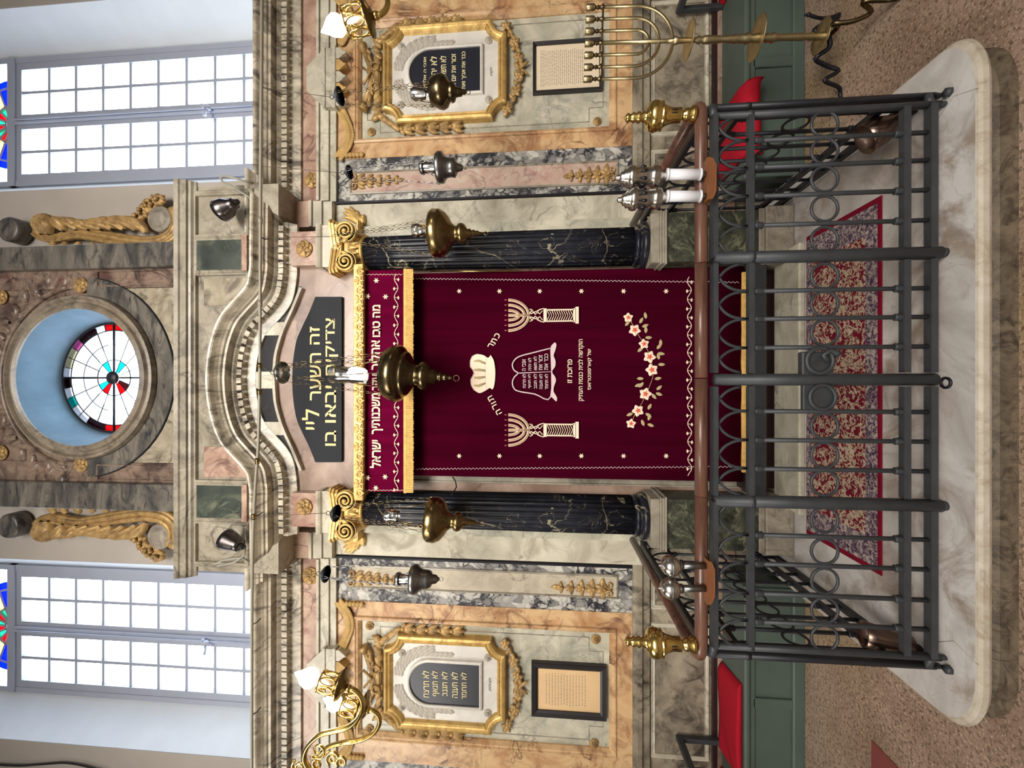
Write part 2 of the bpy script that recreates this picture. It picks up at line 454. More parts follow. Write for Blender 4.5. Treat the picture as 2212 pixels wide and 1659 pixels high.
M['brown'] = marble('brown_red_marble', lin(84,66,60), lin(140,120,104), lin(48,34,34), 5.0, 3.0, 0.03, 0.8, c3=lin(98,68,62), dark=lin(58,46,42), da=0.85, seed=0.6)
M['brownl'] = marble('fawn_breccia_marble', lin(142,130,110), lin(176,166,144), lin(84,76,64), 4.0, 3.2, 0.03, 0.8, dark=lin(98,88,76), da=0.8)
M['oculus'] = marble('grey_brown_ring_marble', lin(112,100,88), lin(148,136,118), lin(76,68,60), 5.0, 3.2, 0.03, 0.7, dark=lin(88,78,70), da=0.7)
M['base'] = marble('grey_veined_base_marble', lin(112,102,88), lin(164,154,134), lin(52,48,44), 4.0, 2.6, 0.04, 0.8, rot=(0, 0.8, 0), dark=lin(84,78,70), da=0.85, seed=0.2)
M['white'] = marble('worn_white_marble', lin(160,152,146), lin(206,203,200), lin(120,106,96), 3.0, 2.4, 0.02, 0.4, rough=0.45, dark=lin(146,128,112), da=0.7, seed=0.5)
M['riser'] = marble('shaded_brown_riser_stone', lin(82,70,57), lin(116,102,84), lin(46,38,31), 16.0, 12.0, 0.04, 0.6, rough=0.6, dark=lin(58,48,38), da=0.85)  # brown stone, darkened in colour for the shade on the step front
M['nosing'] = marble('yellowed_nosing_marble', lin(168,158,140), lin(190,181,166), lin(130,112,88), 12.0, 8.0, 0.04, 0.4, rough=0.5, dark=lin(146,126,98), da=0.5)
M['whitep'] = marble('white_tablet_marble', lin(196,192,184), lin(220,216,208), lin(176,168,158), 3.0, 2.0, 0.02, 0.4, rough=0.4)
M['relief'] = plain('grey_relief_marble', lin(176,168,156), 0.5, var=0.12, vs=20)
M['stone'] = marble('grey_pedestal_stone', lin(112,104,92), lin(160,150,134), lin(84,76,68), 8.0, 4.0, 0.03, 0.5, rough=0.6)
M['plaster'] = plain('greige_plaster', lin(176,168,160), 0.9, spec=0.2, var=0.07, vs=2.5)
M['reveal'] = plain('white_limewash', lin(220,228,236), 0.9, spec=0.2, var=0.05, vs=4)
M['tunnel'] = plain('skylight_tint_limewash', lin(112,136,152), 0.9, spec=0.2, var=0.14, vs=7)  # blue of the skylight is put into the limewash colour
M['frame'] = plain('backlit_white_paint', lin(164,170,186), 0.45, var=0.04, vs=6)  # white paint greyed and blued, its backlit shade set into the colour
M['pane'] = glassy('clear_window_glass', (0.97, 0.98, 1.0, 1), 0.01)
M['gold'] = metal('gilded_plaster', lin(214,180,112), 0.45, lin(140,106,58), 0.6, 18, 0.15)
M['gold'].node_tree.nodes['Principled BSDF'].inputs['Metallic'].default_value = 0.55
M['goldold'] = metal('aged_gilding', lin(182,148,94), 0.5, lin(98,74,48), 0.8, 16, 0.2)
M['goldold'].node_tree.nodes['Principled BSDF'].inputs['Metallic'].default_value = 0.35
M['painted'] = plain('ochre_carving', lin(190,154,92), 0.6, var=0.25, vs=18)
M['brass'] = metal('polished_brass', lin(230,200,120), 0.16, lin(150,112,56), 0.4, 10)
M['brassold'] = metal('dull_brass', lin(146,126,86), 0.24, lin(80,64,44), 0.6, 12)
M['brasspale'] = metal('pale_dull_brass', lin(182,166,128), 0.36, lin(120,104,76), 0.5, 12)
M['bronze'] = metal('dark_bronze', lin(112,98,72), 0.24, lin(58,48,38), 0.6, 12)
M['pewter'] = metal('pewter', lin(142,142,142), 0.3, lin(84,82,80), 0.5, 14)
M['silver'] = metal('tarnished_silver', lin(206,202,196), 0.2, lin(112,104,96), 0.55, 26)
M['iron'] = plain('dark_grey_painted_iron', lin(58,61,65), 0.5, 0.2, var=0.2, vs=20)
M['irondark'] = plain('dark_iron', lin(38,39,45), 0.45, 0.25, var=0.2, vs=20)
M['ironblack'] = plain('black_iron', lin(26,26,34), 0.4, 0.3)
M['spot'] = metal('dark_lamp_metal', lin(104,98,98), 0.25, lin(64,58,58), 0.5, 9)
M['wire'] = plain('brown_grey_wire', lin(92,82,72), 0.5, 0.3)
M['copper'] = metal('brown_lacquered_metal', lin(140,118,106), 0.28, lin(96,78,70), 0.4, 9)
M['wood'] = marble('dark_handrail_wood', lin(70,46,38), lin(108,74,60), lin(44,28,24), 7.0, 5.0, 0.05, 0.5, rough=0.3, stretch=(0.3, 3, 3))
M['bracket'] = marble('brown_bracket_wood', lin(104,62,38), lin(142,90,56), lin(70,40,28), 7.0, 5.0, 0.05, 0.5, rough=0.4, stretch=(0.3, 3, 3))
M['darkwood'] = plain('dark_red_brown_wood', lin(44,26,24), 0.45, var=0.2, vs=6)
M['bench'] = plain('sage_green_paint', lin(74,88,81), 0.45, var=0.14, vs=4)
M['cushion'] = plain('red_cloth', lin(164,18,38), 0.85, spec=0.2, var=0.1, vs=5, bump=0.1)
M['rod'] = plain('pale_grey_conduit', lin(150,146,132), 0.5, 0.2)
M['cable'] = plain('black_cable', lin(24,22,24), 0.5)
M['plaque'] = plain('black_slate', lin(32,34,39), 0.6, 0.0, 0.2, var=0.15, vs=4)
M['tablet'] = plain('blue_black_slate', lin(30,32,42), 0.35, var=0.12, vs=6)
M['blackgl'] = marble('black_polished_marble', lin(18,18,22), lin(30,30,34), lin(110,104,90), 4.0, 3.0, 0.012, 0.5, rough=0.2)
M['letter'] = plain('gilded_lettering', lin(226,206,140), 0.5)
M['letterw'] = plain('pale_gold_lettering', lin(230,216,168), 0.5)
M['paper'] = plain('cream_paper', lin(226,208,180), 0.8, var=0.04, vs=6)
M['papery'] = plain('tan_paper', lin(218,184,138), 0.8, var=0.1, vs=5)
M['ink'] = plain('faded_ink', lin(150,136,118), 0.9)
M['pframe'] = plain('black_picture_frame', lin(40,37,38), 0.35)
M['thread'] = plain('cream_embroidery', lin(236,214,190), 0.8, spec=0.2)
M['threadg'] = plain('olive_embroidery', lin(176,160,120), 0.8, spec=0.2)
M['threadp'] = plain('pinkish_silver_embroidery', lin(206,184,186), 0.7, spec=0.3)
M['threadb'] = plain('tan_embroidery', lin(176,138,108), 0.8, spec=0.2)
M['threadr'] = plain('red_embroidery', lin(214,92,70), 0.8, spec=0.2)
M['threadk'] = plain('rose_embroidery', lin(190,96,110), 0.8, spec=0.2)
M['fringe'] = plain('gold_fringe', lin(222,178,98), 0.7, var=0.25, vs=40)
M['bulb'] = emit('lit_flame_bulb', (1.0, 0.86, 0.62, 1), 14.0)
M['bulbs'] = emit('lit_eternal_light', (1.0, 0.93, 0.80, 1), 3.2)
M['milk'] = plain('white_candle_tube', lin(222,222,228), 0.4)
M['cup'] = glassy('pressed_glass', (0.9, 0.91, 0.92, 1), 0.22, 0.08)
M['smoke'] = glassy('clear_smoke_bell', (0.82, 0.85, 0.85, 1), 0.14, 0.05)
M['darkcup'] = plain('dark_smoke_bell', lin(60,62,66), 0.3, 0.5)
for nm, c in (('sg_red', (0.75,0.02,0.03,1)), ('sg_blue', (0.01,0.06,0.8,1)), ('sg_teal', (0.03,0.6,0.55,1)), ('sg_yellow', (0.9,0.72,0.25,1)), ('sg_pink', (0.75,0.3,0.55,1)), ('sg_green', (0.05,0.5,0.25,1)), ('sg_dark', (0.10,0.03,0.035,1)), ('sg_lblue', (0.25,0.55,0.85,1)), ('sg_clear', (0.97,0.98,1.0,1)), ('sg_cream', (0.75,0.72,0.55,1))):
    M[nm] = glassy(nm.replace('sg_', 'stained_glass_'), c, 0.02)
# velvet
def velvet(name, c, sheen):
    m = NM(name); m.bsdf(c, 1.0, 0.0, 0.03); m.b.inputs['Sheen Weight'].default_value = 0.05; m.b.inputs['Sheen Tint'].default_value = sheen; m.b.inputs['Sheen Roughness'].default_value = 0.4
    cc = m.coord((9, 9, 0.4)); f = m.noise(cc, 1.4, 3); d = tuple(x * 0.75 for x in c[:3]) + (1,); e = tuple(x * 1.2 for x in c[:3]) + (1,)
    m.color(m.ramp(f, [(0.3, d), (0.7, e)])); return m.m
M['velvet'] = velvet('dark_purple_velvet', lin(58,1,22), lin(120,20,70))
M['velvetv'] = velvet('wine_velvet', lin(92,4,42), lin(150,30,90))
# floor: speckled pinkish stone
def floor_mat():
    m = NM('speckled_pink_stone'); m.bsdf(rough=0.5); cc = m.coord()
    f = m.noise(cc, 2.0, 6, 0.65, 0.3); base = m.ramp(f, [(0.3, lin(126,102,86)), (0.55, lin(164,140,122)), (0.75, lin(182,160,144))])
    ye = m.ramp(m.noise(cc, 0.9, 2), [(0.46, 0.0), (0.6, 0.75)]); base = m.mix(ye, base, lin(150,128,92))
    g = m.ramp(m.noise(cc, 62, 5, 0.72), [(0.50, 0.0), (0.6, 0.85)]); c = m.mix(g, base, lin(84,66,50))
    h = m.ramp(m.noise(cc, 95, 3, 0.6), [(0.57, 0.0), (0.65, 0.6)]); c = m.mix(h, c, lin(208,186,160))
    m.color(c); return m.m
M['floor'] = floor_mat()
M['tile'] = plain('dark_red_floor_tile', lin(124,62,58), 0.6, var=0.08, vs=12)
def rug_mat():
    m = NM('patterned_wool_rug'); m.bsdf(rough=0.95, spec=0.1); cc = m.coord()
    n1 = m.noise(cc, 17, 3, 0.6, 2.2); n2 = m.noise(cc, 30, 3, 0.6, 1.6)
    c = m.ramp(n1, [(0.40, lin(104, 22, 40)), (0.495, lin(120, 30, 48)), (0.505, lin(62, 28, 44)), (0.535, lin(184, 166, 140)), (0.60, lin(170, 150, 124)), (0.61, lin(96, 30, 46))])
    k = m.ramp(n2, [(0.555, 0.0), (0.57, 0.9)]); m.color(m.mix(k, c, lin(190, 172, 150))); return m.m
M['rug'] = rug_mat()
def rug_border():
    m = NM('rug_border_wool'); m.bsdf(rough=0.95, spec=0.1); cc = m.coord(); f = m.noise(cc, 60, 4, 0.75, 0.8)
    m.color(m.ramp(f, [(0.42, lin(66, 48, 70)), (0.5, lin(116, 98, 106)), (0.58, lin(176, 164, 156))])); return m.m
M['rugb'] = rug_border()
M['rugedge'] = plain('crimson_rug_edge', lin(116,18,40), 0.95, spec=0.1)
M['bldg'] = plain('pale_facade', lin(236,234,228), 0.9)
M['bwin'] = plain('blue_grey_shutters', lin(120,140,152), 0.6)

# ------------------------------------------------------------------ the setting: floor, wall, windows
mb = MB(); mb.box(-6.6, 6.6, -6, 3.3, -0.2, 0.0); struct('floor', mb, M['floor'])
mb = MB(); mb.box(-6.6, 6.6, -6, 3.3, 8.2, 8.4); struct('ceiling', mb, M['plaster'])
mb = MB(); mb.box(-6.8, -6.6, -6, 3.3, 0, 8.4); struct('wall_left', mb, M['plaster'])
mb = MB(); mb.box(6.6, 6.8, -6, 3.3, 0, 8.4); struct('wall_right', mb, M['plaster'])
def plate_hole(mb, x0, x1, z0, z1, cx, cz, Rr, y0, y1, n=64):
    an = [2*pi*i/n for i in range(n)] + [atan2(zz-cz, xx-cx) % (2*pi) for xx in (x0, x1) for zz in (z0, z1)]
    an = sorted(set(round(a, 6) for a in an)); n = len(an); ins = []; outs = []
    for a in an:
        c, s_ = cos(a), sin(a); k = 1e9
        if c > 1e-9: k = min(k, (x1-cx)/c)
        if c < -1e-9: k = min(k, (x0-cx)/c)
        if s_ > 1e-9: k = min(k, (z1-cz)/s_)
        if s_ < -1e-9: k = min(k, (z0-cz)/s_)
        ins.append((cx+Rr*c, cz+Rr*s_)); outs.append((cx+k*c, cz+k*s_))
    vs = [(x, y0, z) for x, z in ins] + [(x, y0, z) for x, z in outs] + [(x, y1, z) for x, z in ins] + [(x, y1, z) for x, z in outs]
    fs = []
    for i in range(n):
        j = (i+1) % n
        fs += [(i, j, n+j, n+i), (2*n+i, 3*n+i, 3*n+j, 2*n+j), (i, 2*n+i, 2*n+j, j), (n+i, n+j, 3*n+j, 3*n+i)]
    return mb.add(vs, fs)
OCX, OCZ, OCR = 0.05, 5.08, 0.512
WR = dict(w0=1.60, g0=1.76, g1=2.90, w1=3.12); WL = dict(w0=-1.45, g0=-1.61, g1=-2.74, w1=-2.95)
YW, YG = 2.95, 3.20
SILL, HEAD = 3.60, 7.35
mb = MB()
mb.box(-6.6, 6.6, 2.97, 3.22, 0, SILL)
mb.box(WR['w1'], 6.6, YW, 3.22, SILL, HEAD); mb.box(-6.6, WL['w1'], YW, 3.22, SILL, HEAD)
plate_hole(mb, WL['w0'], WR['w0'], SILL, HEAD, OCX, OCZ, 0.47, YW, 3.22)
mb.box(-6.6, 6.6, YW, 3.22, HEAD, 8.2)
struct('wall_back', mb, M['plaster'])
mb = MB()
for W_ in (WR, WL):                       # splayed, limewashed reveals
    for a, b in (('w0', 'g0'), ('w1', 'g1')):
        xw, xg = W_[a], W_[b]; e = 0.002 if xg > xw else -0.002
        mb.prismz([(xw + e, YW + 0.003), (xg, YG), (xw + e, YG)], SILL + 0.002, HEAD)
struct('trim_100', mb, M['reveal'])

ZT, ZB = 6.29, 3.62                       # transom underside, sill
def window(name, g0, g1, sgn, pane_mat):
    x0, x1 = min(g0, g1), max(g0, g1); xm = (x0 + x1) / 2; hw = (x1 - x0) / 2
    f = MB(); y0, y1 = YG - 0.03, YG + 0.03
    f.box(x0, x0+0.045, y0, y1, ZB, 7.3); f.box(x1-0.045, x1, y0, y1, ZB, 7.3)
    f.box(x0, x1, y0-0.012, y1, ZT, ZT+0.075, 0.006)
    for lx0, lx1 in ((x0+0.045, xm-0.004), (xm+0.004, x1-0.045)):
        st = 0.06
        f.box(lx0, lx0+st, y0+0.005, y1-0.006, ZB, ZT); f.box(lx1-st, lx1, y0+0.005, y1-0.006, ZB, ZT)
        f.box(lx0+st, lx1-st, y0+0.005, y1-0.006, ZT-0.05, ZT)
        cx = (lx0+lx1)/2; f.box(cx-0.012, cx+0.012, y0+0.012, y1-0.012, ZB, ZT-0.05)
        ph = 0.262; z = ZT-0.05
        for i in range(10):
            z -= ph
            if z > ZB: f.box(lx0+st, lx1-st, y0+0.013, y1-0.013, z-0.012, z+0.012)
    f.box(xm-0.028, xm+0.028, y0-0.016, y0+0.01, ZB, ZT, 0.008)
    # fan light over the transom: spokes and rings
    zc = ZT + 0.075
    for k in range(9):
        a = pi*k/8; f.tube([(xm+0.05*cos(a), YG, zc+0.05*sin(a)), (xm+hw*cos(a), YG, zc+hw*sin(a))], 0.011, 6)
    for rr in (0.06, 0.17, 0.33):
        f.tube([(xm+rr*cos(pi*i/20), YG, zc+rr*sin(pi*i/20)) for i in range(21)], 0.011, 6)
    o = struct(name, f, M['frame'])
    p = MB(); p.box(x0+0.04, x1-0.04, YG-0.003, YG+0.003, ZB, ZT); obj('pane', p, M['pane'], o)
    segs = [(0.06, 0.17, ('sg_red', 'sg_green')), (0.17, 0.33, ('sg_yellow', 'sg_yellow')), (0.33, hw-0.03, ('sg_blue', 'sg_clear'))]
    by = {}
    for r0, r1, cc in segs:
        for k in range(8):
            a0, a1 = pi*k/8, pi*(k+1)/8
            rs = r0
            key = cc[0] if (k in (0, 7) or (r0 < 0.1 and k % 2 == 0)) else cc[1]
            if r0 == 0.33 and k in (0, 7):
                # blue inner petals and clear outer glass beside them
                q = by.setdefault('sg_blue', MB()); rA, rB = 0.33*0 + 0.17, 0.40
                q.prism([(xm+r*cos(a), zc+r*sin(a)) for r, a in ((rA, a0), (rB, a0), (rB, (a0+a1)/2), (rB, a1), (rA, a1))], YG-0.002, YG+0.002); key = 'sg_clear'; rs = 0.40
            elif r0 == 0.17 and k in (0, 7): continue
            q = by.setdefault(key, MB())
            q.prism([(xm+r*cos(a), zc+r*sin(a)) for r, a in ((rs, a0), (r1, a0), (r1, (a0+a1)/2), (r1, a1), (rs, a1))], YG-0.002, YG+0.002)
    for k, q in by.items(): obj('fan_light_pane', q, M[k], o)
    h = MB(); zz = 4.44
    h.tube([(xm, y0-0.03, ZB), (xm, y0-0.03, ZT-0.02)], 0.007, 6)
    h.ball((xm, y0-0.045, zz), 0.02, 0.02, 0.03, 10); h.tube([(xm, y0-0.05, zz), (xm-0.05, y0-0.06, zz-0.012), (xm-0.085, y0-0.06, zz-0.005)], [0.011, 0.008, 0.013], 8)
    for d in (-0.028, 0.028): h.ball((xm+d*0.6, y0-0.04, zz+d), 0.014, n=8)
    obj('handle', h, M['frame'], o)
    return o
window('window_1', WR['g0'], WR['g1'], 1, M['pane']); window('window_2', WL['g1'], WL['g0'], -1, M['pane'])

# round stained-glass window in its sloping tunnel
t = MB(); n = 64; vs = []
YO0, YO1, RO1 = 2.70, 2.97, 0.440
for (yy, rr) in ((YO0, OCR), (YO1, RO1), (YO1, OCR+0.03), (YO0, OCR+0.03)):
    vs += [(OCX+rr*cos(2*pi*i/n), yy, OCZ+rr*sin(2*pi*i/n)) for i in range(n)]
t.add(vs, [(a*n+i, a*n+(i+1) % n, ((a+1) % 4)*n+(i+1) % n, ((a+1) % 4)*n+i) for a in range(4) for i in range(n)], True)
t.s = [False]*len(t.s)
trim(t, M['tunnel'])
f = MB(); yg = 2.955
def ring(mb, r0, r1, a0, a1, y0, y1, n=16, cx=OCX, cz=OCZ):
    mb.strip([(cx+r0*cos(a0+(a1-a0)*i/n), cz+r0*sin(a0+(a1-a0)*i/n)) for i in range(n+1)], [(cx+r1*cos(a0+(a1-a0)*i/n), cz+r1*sin(a0+(a1-a0)*i/n)) for i in range(n+1)], y0, y1)
ring(f, 0.428, 0.445, 0, 2*pi, yg-0.02, yg+0.02, 64)
for rr, th in ((0.385, 0.004), (0.145, 0.004), (0.27, 0.0025)): f.torus((OCX, yg, OCZ), rr, th, 48, 6)
for k in range(16):
    a = 2*pi*k/16; r_in = 0.05
    r_out = 0.43 if k % 4 == 0 else (0.145 if False else 0.385)
    f.tube([(OCX+r_in*cos(a), yg, OCZ+r_in*sin(a)), (OCX+r_out*cos(a), yg, OCZ+r_out*sin(a))], 0.008 if k % 4 == 0 else 0.0032, 6)
for k in range(32):
    a = 2*pi*k/32; f.tube([(OCX+0.385*cos(a), yg, OCZ+0.385*sin(a)), (OCX+0.43*cos(a), yg, OCZ+0.43*sin(a))], 0.0032, 5)
f.lathe((OCX, yg-0.01, OCZ), [(0.055, 0), (0.05, 0.01), (0.03, 0.02), (0.0, 0.022)], 20, Matrix.Rotation(pi/2, 3, 'X'))
oc = struct('window_3', f, M['ironblack'])
by = {}
rimc = ['sg_red','sg_clear','sg_dark','sg_cream','sg_clear','sg_dark','sg_teal','sg_clear','sg_dark','sg_red','sg_cream','sg_dark','sg_pink','sg_clear','sg_dark','sg_clear']
random.seed(5)
for k in range(32):
    a0, a1 = 2*pi*k/32, 2*pi*(k+1)/32
    ring(by.setdefault(rimc[(k*7) % 16], MB()), 0.387, 0.43, a0, a1, yg-0.002, yg+0.002, 2)
inner = {1:'sg_teal', 6:'sg_red', 5:'sg_teal', 9:'sg_red', 14:'sg_teal', 12:'sg_cream', 10:'sg_dark'}
for k in range(16):
    a0, a1 = 2*pi*k/16, 2*pi*(k+1)/16
    ring(by.setdefault(inner.get(k, 'sg_clear'), MB()), 0.05, 0.143, a0, a1, yg-0.002, yg+0.002, 3)
ring(by.setdefault('sg_clear', MB()), 0.147, 0.385, 0, 2*pi, yg-0.002, yg+0.002, 48)
for k, q in by.items(): obj('pane', q, M[k], oc)

# ------------------------------------------------------------------ lower wall: pilaster strips, amber frames, dado, entablature
def both(fn, mat):
    mb = MB(); fn(mb); trim(mb, mat); trim(mb.mirror(), mat)
def X1(y, Y=2.93, px=1000): return Xp(y, px, Y)
XOUT = 4.2
Zarch0, Zarch1 = Zp(728, 2.9), Zp(690, 2.9)
Zfr1 = Zp(650, 2.9)
zd0, zd1 = Zp(1364, 2.93), Zp(728, 2.93)     # field between dado and architrave
# breccia pilaster with rose panel
xa, xb = X1(430), X1(336)
both(lambda m: m.box(xa, xb, 2.91, 2.98, zd0, zd1), M['breccia'])
rx0, rx1, rz0, rz1 = X1(407, 2.9), X1(363, 2.9), Zp(1333, 2.9), Zp(758, 2.9)
mb = MB(); mb.box(rx0, rx1, 2.904, 2.93, rz0, rz1); trim(mb, M['rose']); trim(mb.mirror(), M['rosel'])
rect = lambda a, b, c, d: [(a, c), (b, c), (b, d), (a, d)]
both(lambda m: m.sweep(rect(rx0, rx1, rz0, rz1), [(-0.012, 0), (-0.01, 0.008), (0.0, 0.012), (0.006, 0.004), (0.006, 0)], 2.91, True), M['greyband'])
# pale pilaster beside the column, with a thin dark joint
both(lambda m: m.box(xa-0.012, xa+0.002, 2.90, 2.98, zd0, zd1), M['ironblack'])
px0, px1 = Xp(487, 1000, 2.84), Xp(433, 1000, 2.84)
both(lambda m: m.box(px0, px1, 2.84, 2.98, Zp(1400, 2.84), Zp(726, 2.84)), M['pale'])
both(lambda m: m.box(Xp(545, 1000, 2.80), px0, 2.80, 2.98, Zp(1400, 2.84), Zp(726, 2.84)), M['panel'])
# amber frame and grey-green field
ox0, ox1 = xb, mir(Xp(1652, 1000, 2.93)); ix0, ix1 = X1(293, 2.92), mir(Xp(1600, 1000, 2.92))
iz0, iz1 = Zp(1322, 2.92), Zp(775, 2.92)
def amber(m):
    y0 = 2.905
    m.box(ox0, ix0, y0, 2.98, zd0, zd1); m.box(ix1, ox1, y0, 2.98, zd0, zd1)
    m.box(ix0, ix1, y0, 2.98, zd0, iz0); m.box(ix0, ix1, y0, 2.98, iz1, zd1)
both(amber, M['orange'])
both(lambda m: m.box(ix0, ix1, 2.935, 2.98, iz0, iz1), M['panel'])
both(lambda m: m.sweep(rect(ix0, ix1, iz0, iz1), [(-0.03, 0.004), (-0.026, 0.012), (-0.016, 0.014), (-0.01, 0.006), (0.0, 0.004), (0.012, -0.012), (0.018, -0.02), (0.018, -0.03)], 2.905, True), M['orange'])
def incised(m):
    e = 0.062; c = 0.10; x0, x1, z0, z1 = ix0+e, ix1-e, iz0+e, iz1-e
    path = [(x0+c, z0), (x1-c, z0), (x1-c, z0+c), (x1, z0+c), (x1, z1-c), (x1-c, z1-c), (x1-c, z1), (x0+c, z1), (x0+c, z1-c), (x0, z1-c), (x0, z0+c), (x0+c, z0+c)]
    m.sweep(path, [(-0.003, 0), (-0.003, 0.002), (0.003, 0.002), (0.003, 0)], 2.935, True)
both(incised, M['greyband'])
both(lambda m: m.box(ox1, XOUT, 2.91, 2.98, zd0, zd1), M['breccia'])
# architrave, frieze
XB0 = xa
def archi(m):
    x0 = XB0
    m.box(x0, XOUT, 2.885, 2.98, Zarch0, Zarch0+0.05); m.box(x0, XOUT, 2.87, 2.98, Zarch0+0.05, Zarch1-0.02); m.box(x0, XOUT, 2.855, 2.98, Zarch1-0.02, Zarch1)
    q0, q1 = Xp(490, 700, 2.78), Xp(434, 700, 2.78)
    m.box(q0, q1, 2.79, 2.98, Zarch0-0.02, Zarch0+0.05); m.box(q0, q1, 2.775, 2.98, Zarch0+0.05, Zarch1-0.02); m.box(q0, q1, 2.76, 2.98, Zarch1-0.02, Zarch1)
both(archi, M['pale'])
both(lambda m: (m.box(XB0, XOUT, 2.90, 2.98, Zarch1, Zfr1+0.02), m.box(Xp(490, 670, 2.8), Xp(434, 670, 2.8), 2.80, 2.98, Zarch1, Zfr1+0.02)), M['pink'])
CPROF = [(0.0, 0.0), (0.0, 0.02), (0.03, 0.024), (0.062, 0.03), (0.07, 0.034), (0.115, 0.034), (0.12, 0.07), (0.135, 0.088), (0.15, 0.092), (0.152, 0.142), (0.168, 0.146), (0.174, 0.158), (0.186, 0.166), (0.200, 0.184), (0.214, 0.208), (0.222, 0.214), (0.236, 0.216), (0.236, 0.0)]
def cornice(m, path, y, k=1.0, kd=1.0, slant=0.0, dent=0.05):
    n0 = len(m.v)
    m.sweep(path, [(u*k, d*kd) for u, d in CPROF], y)
    q = len(CPROF)
    if slant:
        t0 = (Vector(path[0]) - Vector(path[1])).normalized(); t1 = (Vector(path[-1]) - Vector(path[-2])).normalized()
        for i, (u, d) in enumerate(CPROF):
            a = m.v[n0+i]; a.x += t0.x*d*kd*slant; a.z += t0.y*d*kd*slant
            b = m.v[n0+(len(path)-1)*q+i]; b.x += t1.x*d*kd*slant; b.z += t1.y*d*kd*slant
    # dentils along the path
    acc = 0.0; nxt = dent/2; w_ = dent*0.74
    for i in range(len(path)-1):
        a, b = Vector(path[i]), Vector(path[i+1]); L = (b-a).length; t = (b-a).normalized(); nn = Vector((-t.y, t.x))
        while nxt <= acc + L:
            c = a + t*(nxt-acc)
            vs = []
            for d in (0.03*kd, 0.080*kd):
                for (s_, u) in ((-w_/2, 0.072*k), (w_/2, 0.072*k), (w_/2, 0.113*k), (-w_/2, 0.113*k)):
                    p = c + t*s_ + nn*u; vs.append((p.x, y-d, p.y))
            m.add(vs, [(0,1,2,3), (7,6,5,4), (0,4,5,1), (1,5,6,2), (2,6,7,3), (3,7,4,0)]); nxt += dent
        acc += L
for side in (1, -1):
    mb = MB(); z = Zfr1 - 0.012
    cornice(mb, [(XOUT, z), (XB0 + 0.0, z)] if False else [(XB0-0.02, z), (XOUT, z)], 2.90)
    cornice(mb, [(Xp(487, 640, 2.8), z-0.002), (XB0+0.01, z-0.002)], 2.80, 1.0, 0.9, 0.6)
    trim(mb if side == 1 else mb.mirror(), M['cornice'])
# dado under the fields
Zd = zd0
def dado(m):
    x0 = 0.90; z = Zd
    m.sweep([(x0, z), (XOUT, z)], [(0, 0), (0, 0.03), (-0.022, 0.034), (-0.03, 0.05), (-0.06, 0.05), (-0.066, 0.03), (-0.075, 0.026), (-0.118, 0.022), (-0.124, 0.0)], 2.91)
both(dado, M['base'])
zb0, zb1 = Zp(1545, 2.92), Zd - 0.118
both(lambda m: m.box(0.90, XOUT, 2.925, 2.98, zb0-0.2, zb1+0.01), M['base'])
both(lambda m: m.sweep([(0.9, zb0-0.12), (XOUT, zb0-0.12)], [(0, 0), (0, 0.035), (0.105, 0.035), (0.115, 0.022), (0.135, 0.015), (0.14, 0.0)], 2.925), M['brownpink'])
def dpan(m):
    for a, b in ((X1(402), X1(350)), (X1(312), ix1)):
        m.sweep(rect(a, b, zb0+0.06, zb1-0.03), [(-0.018, 0), (-0.014, 0.012), (-0.004, 0.012), (0.004, 0.004), (0.012, 0.008), (0.012, 0)], 2.925, True)
both(dpan, M['pale'])
# backing of the ark between the columns
def jamb(m): m.box(0.60, 0.80, 2.70, 2.97, 0.14, Zp(760, 2.7))
both(jamb, M['brownpink'])
mb = MB(); mb.box(-0.665, -0.55, 2.69, 2.75, 0.3, 2.9); mb.box(-0.672, -0.662, 2.675, 2.75, 0.3, 2.9); trim(mb, M['greyband'])
mb = MB(); mb.box(-0.8, 0.8, 2.80, 2.97, 0.14, 3.3); trim(mb, M['darkwood'])

# ------------------------------------------------------------------ pediment over the ark
YT = 2.56
low = [(633, 560), (633, 590), (627, 632), (617, 658), (600, 681), (575, 708), (561, 726), (550, 757), (544, 790), (542, 822)]
def bz(px, y, Y=YT-0.06): p = P(px, y, Y); return (p.x, p.z)
right = [bz(634, 484)] + [bz(a, b) for a, b in low]
xr = [(x - XC, z) for x, z in right]; xr[-1] = (0.0, xr[-1][1])
def smooth_path(p, n=4):
    out = []
    for i in range(len(p)-1):
        p0 = Vector(p[max(i-1, 0)]); p1 = Vector(p[i]); p2 = Vector(p[i+1]); p3 = Vector(p[min(i+2, len(p)-1)])
        for k in range(n):
            t = k/n; q = 0.5*((2*p1) + (p2-p0)*t + (2*p0-5*p1+4*p2-p3)*t*t + (-p0+3*p1-3*p2+p3)*t**3); out.append((q.x, q.y))
    out.append(tuple(p[-1])); return out
half = smooth_path(xr, 4)
path = [(XC - x, z) for x, z in half] + [(XC + x, z) for x, z in half[::-1][1:]]
mb = MB(); cornice(mb, path, YT, 0.80, 0.98, 0.7, 0.047); trim(mb, M['cornice'])
# blocks over the columns: architrave, frieze
cx_l, cx_r = Xp(577, 690, 2.48), Xp(487, 690, 2.48)
both(lambda m: (m.box(cx_l, cx_r, 2.48, 2.98, Zp(723, 2.48), Zp(688, 2.48)), m.sweep([(cx_l-0.005, Zp(690, 2.48)), (cx_r+0.005, Zp(690, 2.48))], [(-0.02, 0), (-0.012, 0.012), (0.0, 0.02), (0.012, 0.024), (0.012, -0.3)], 2.48)), M['pale'])
both(lambda m: m.box(Xp(573, 660, 2.5), Xp(500, 660, 2.5), 2.50, 2.98, Zp(688, 2.5), Zp(628, 2.5)), M['pink'])
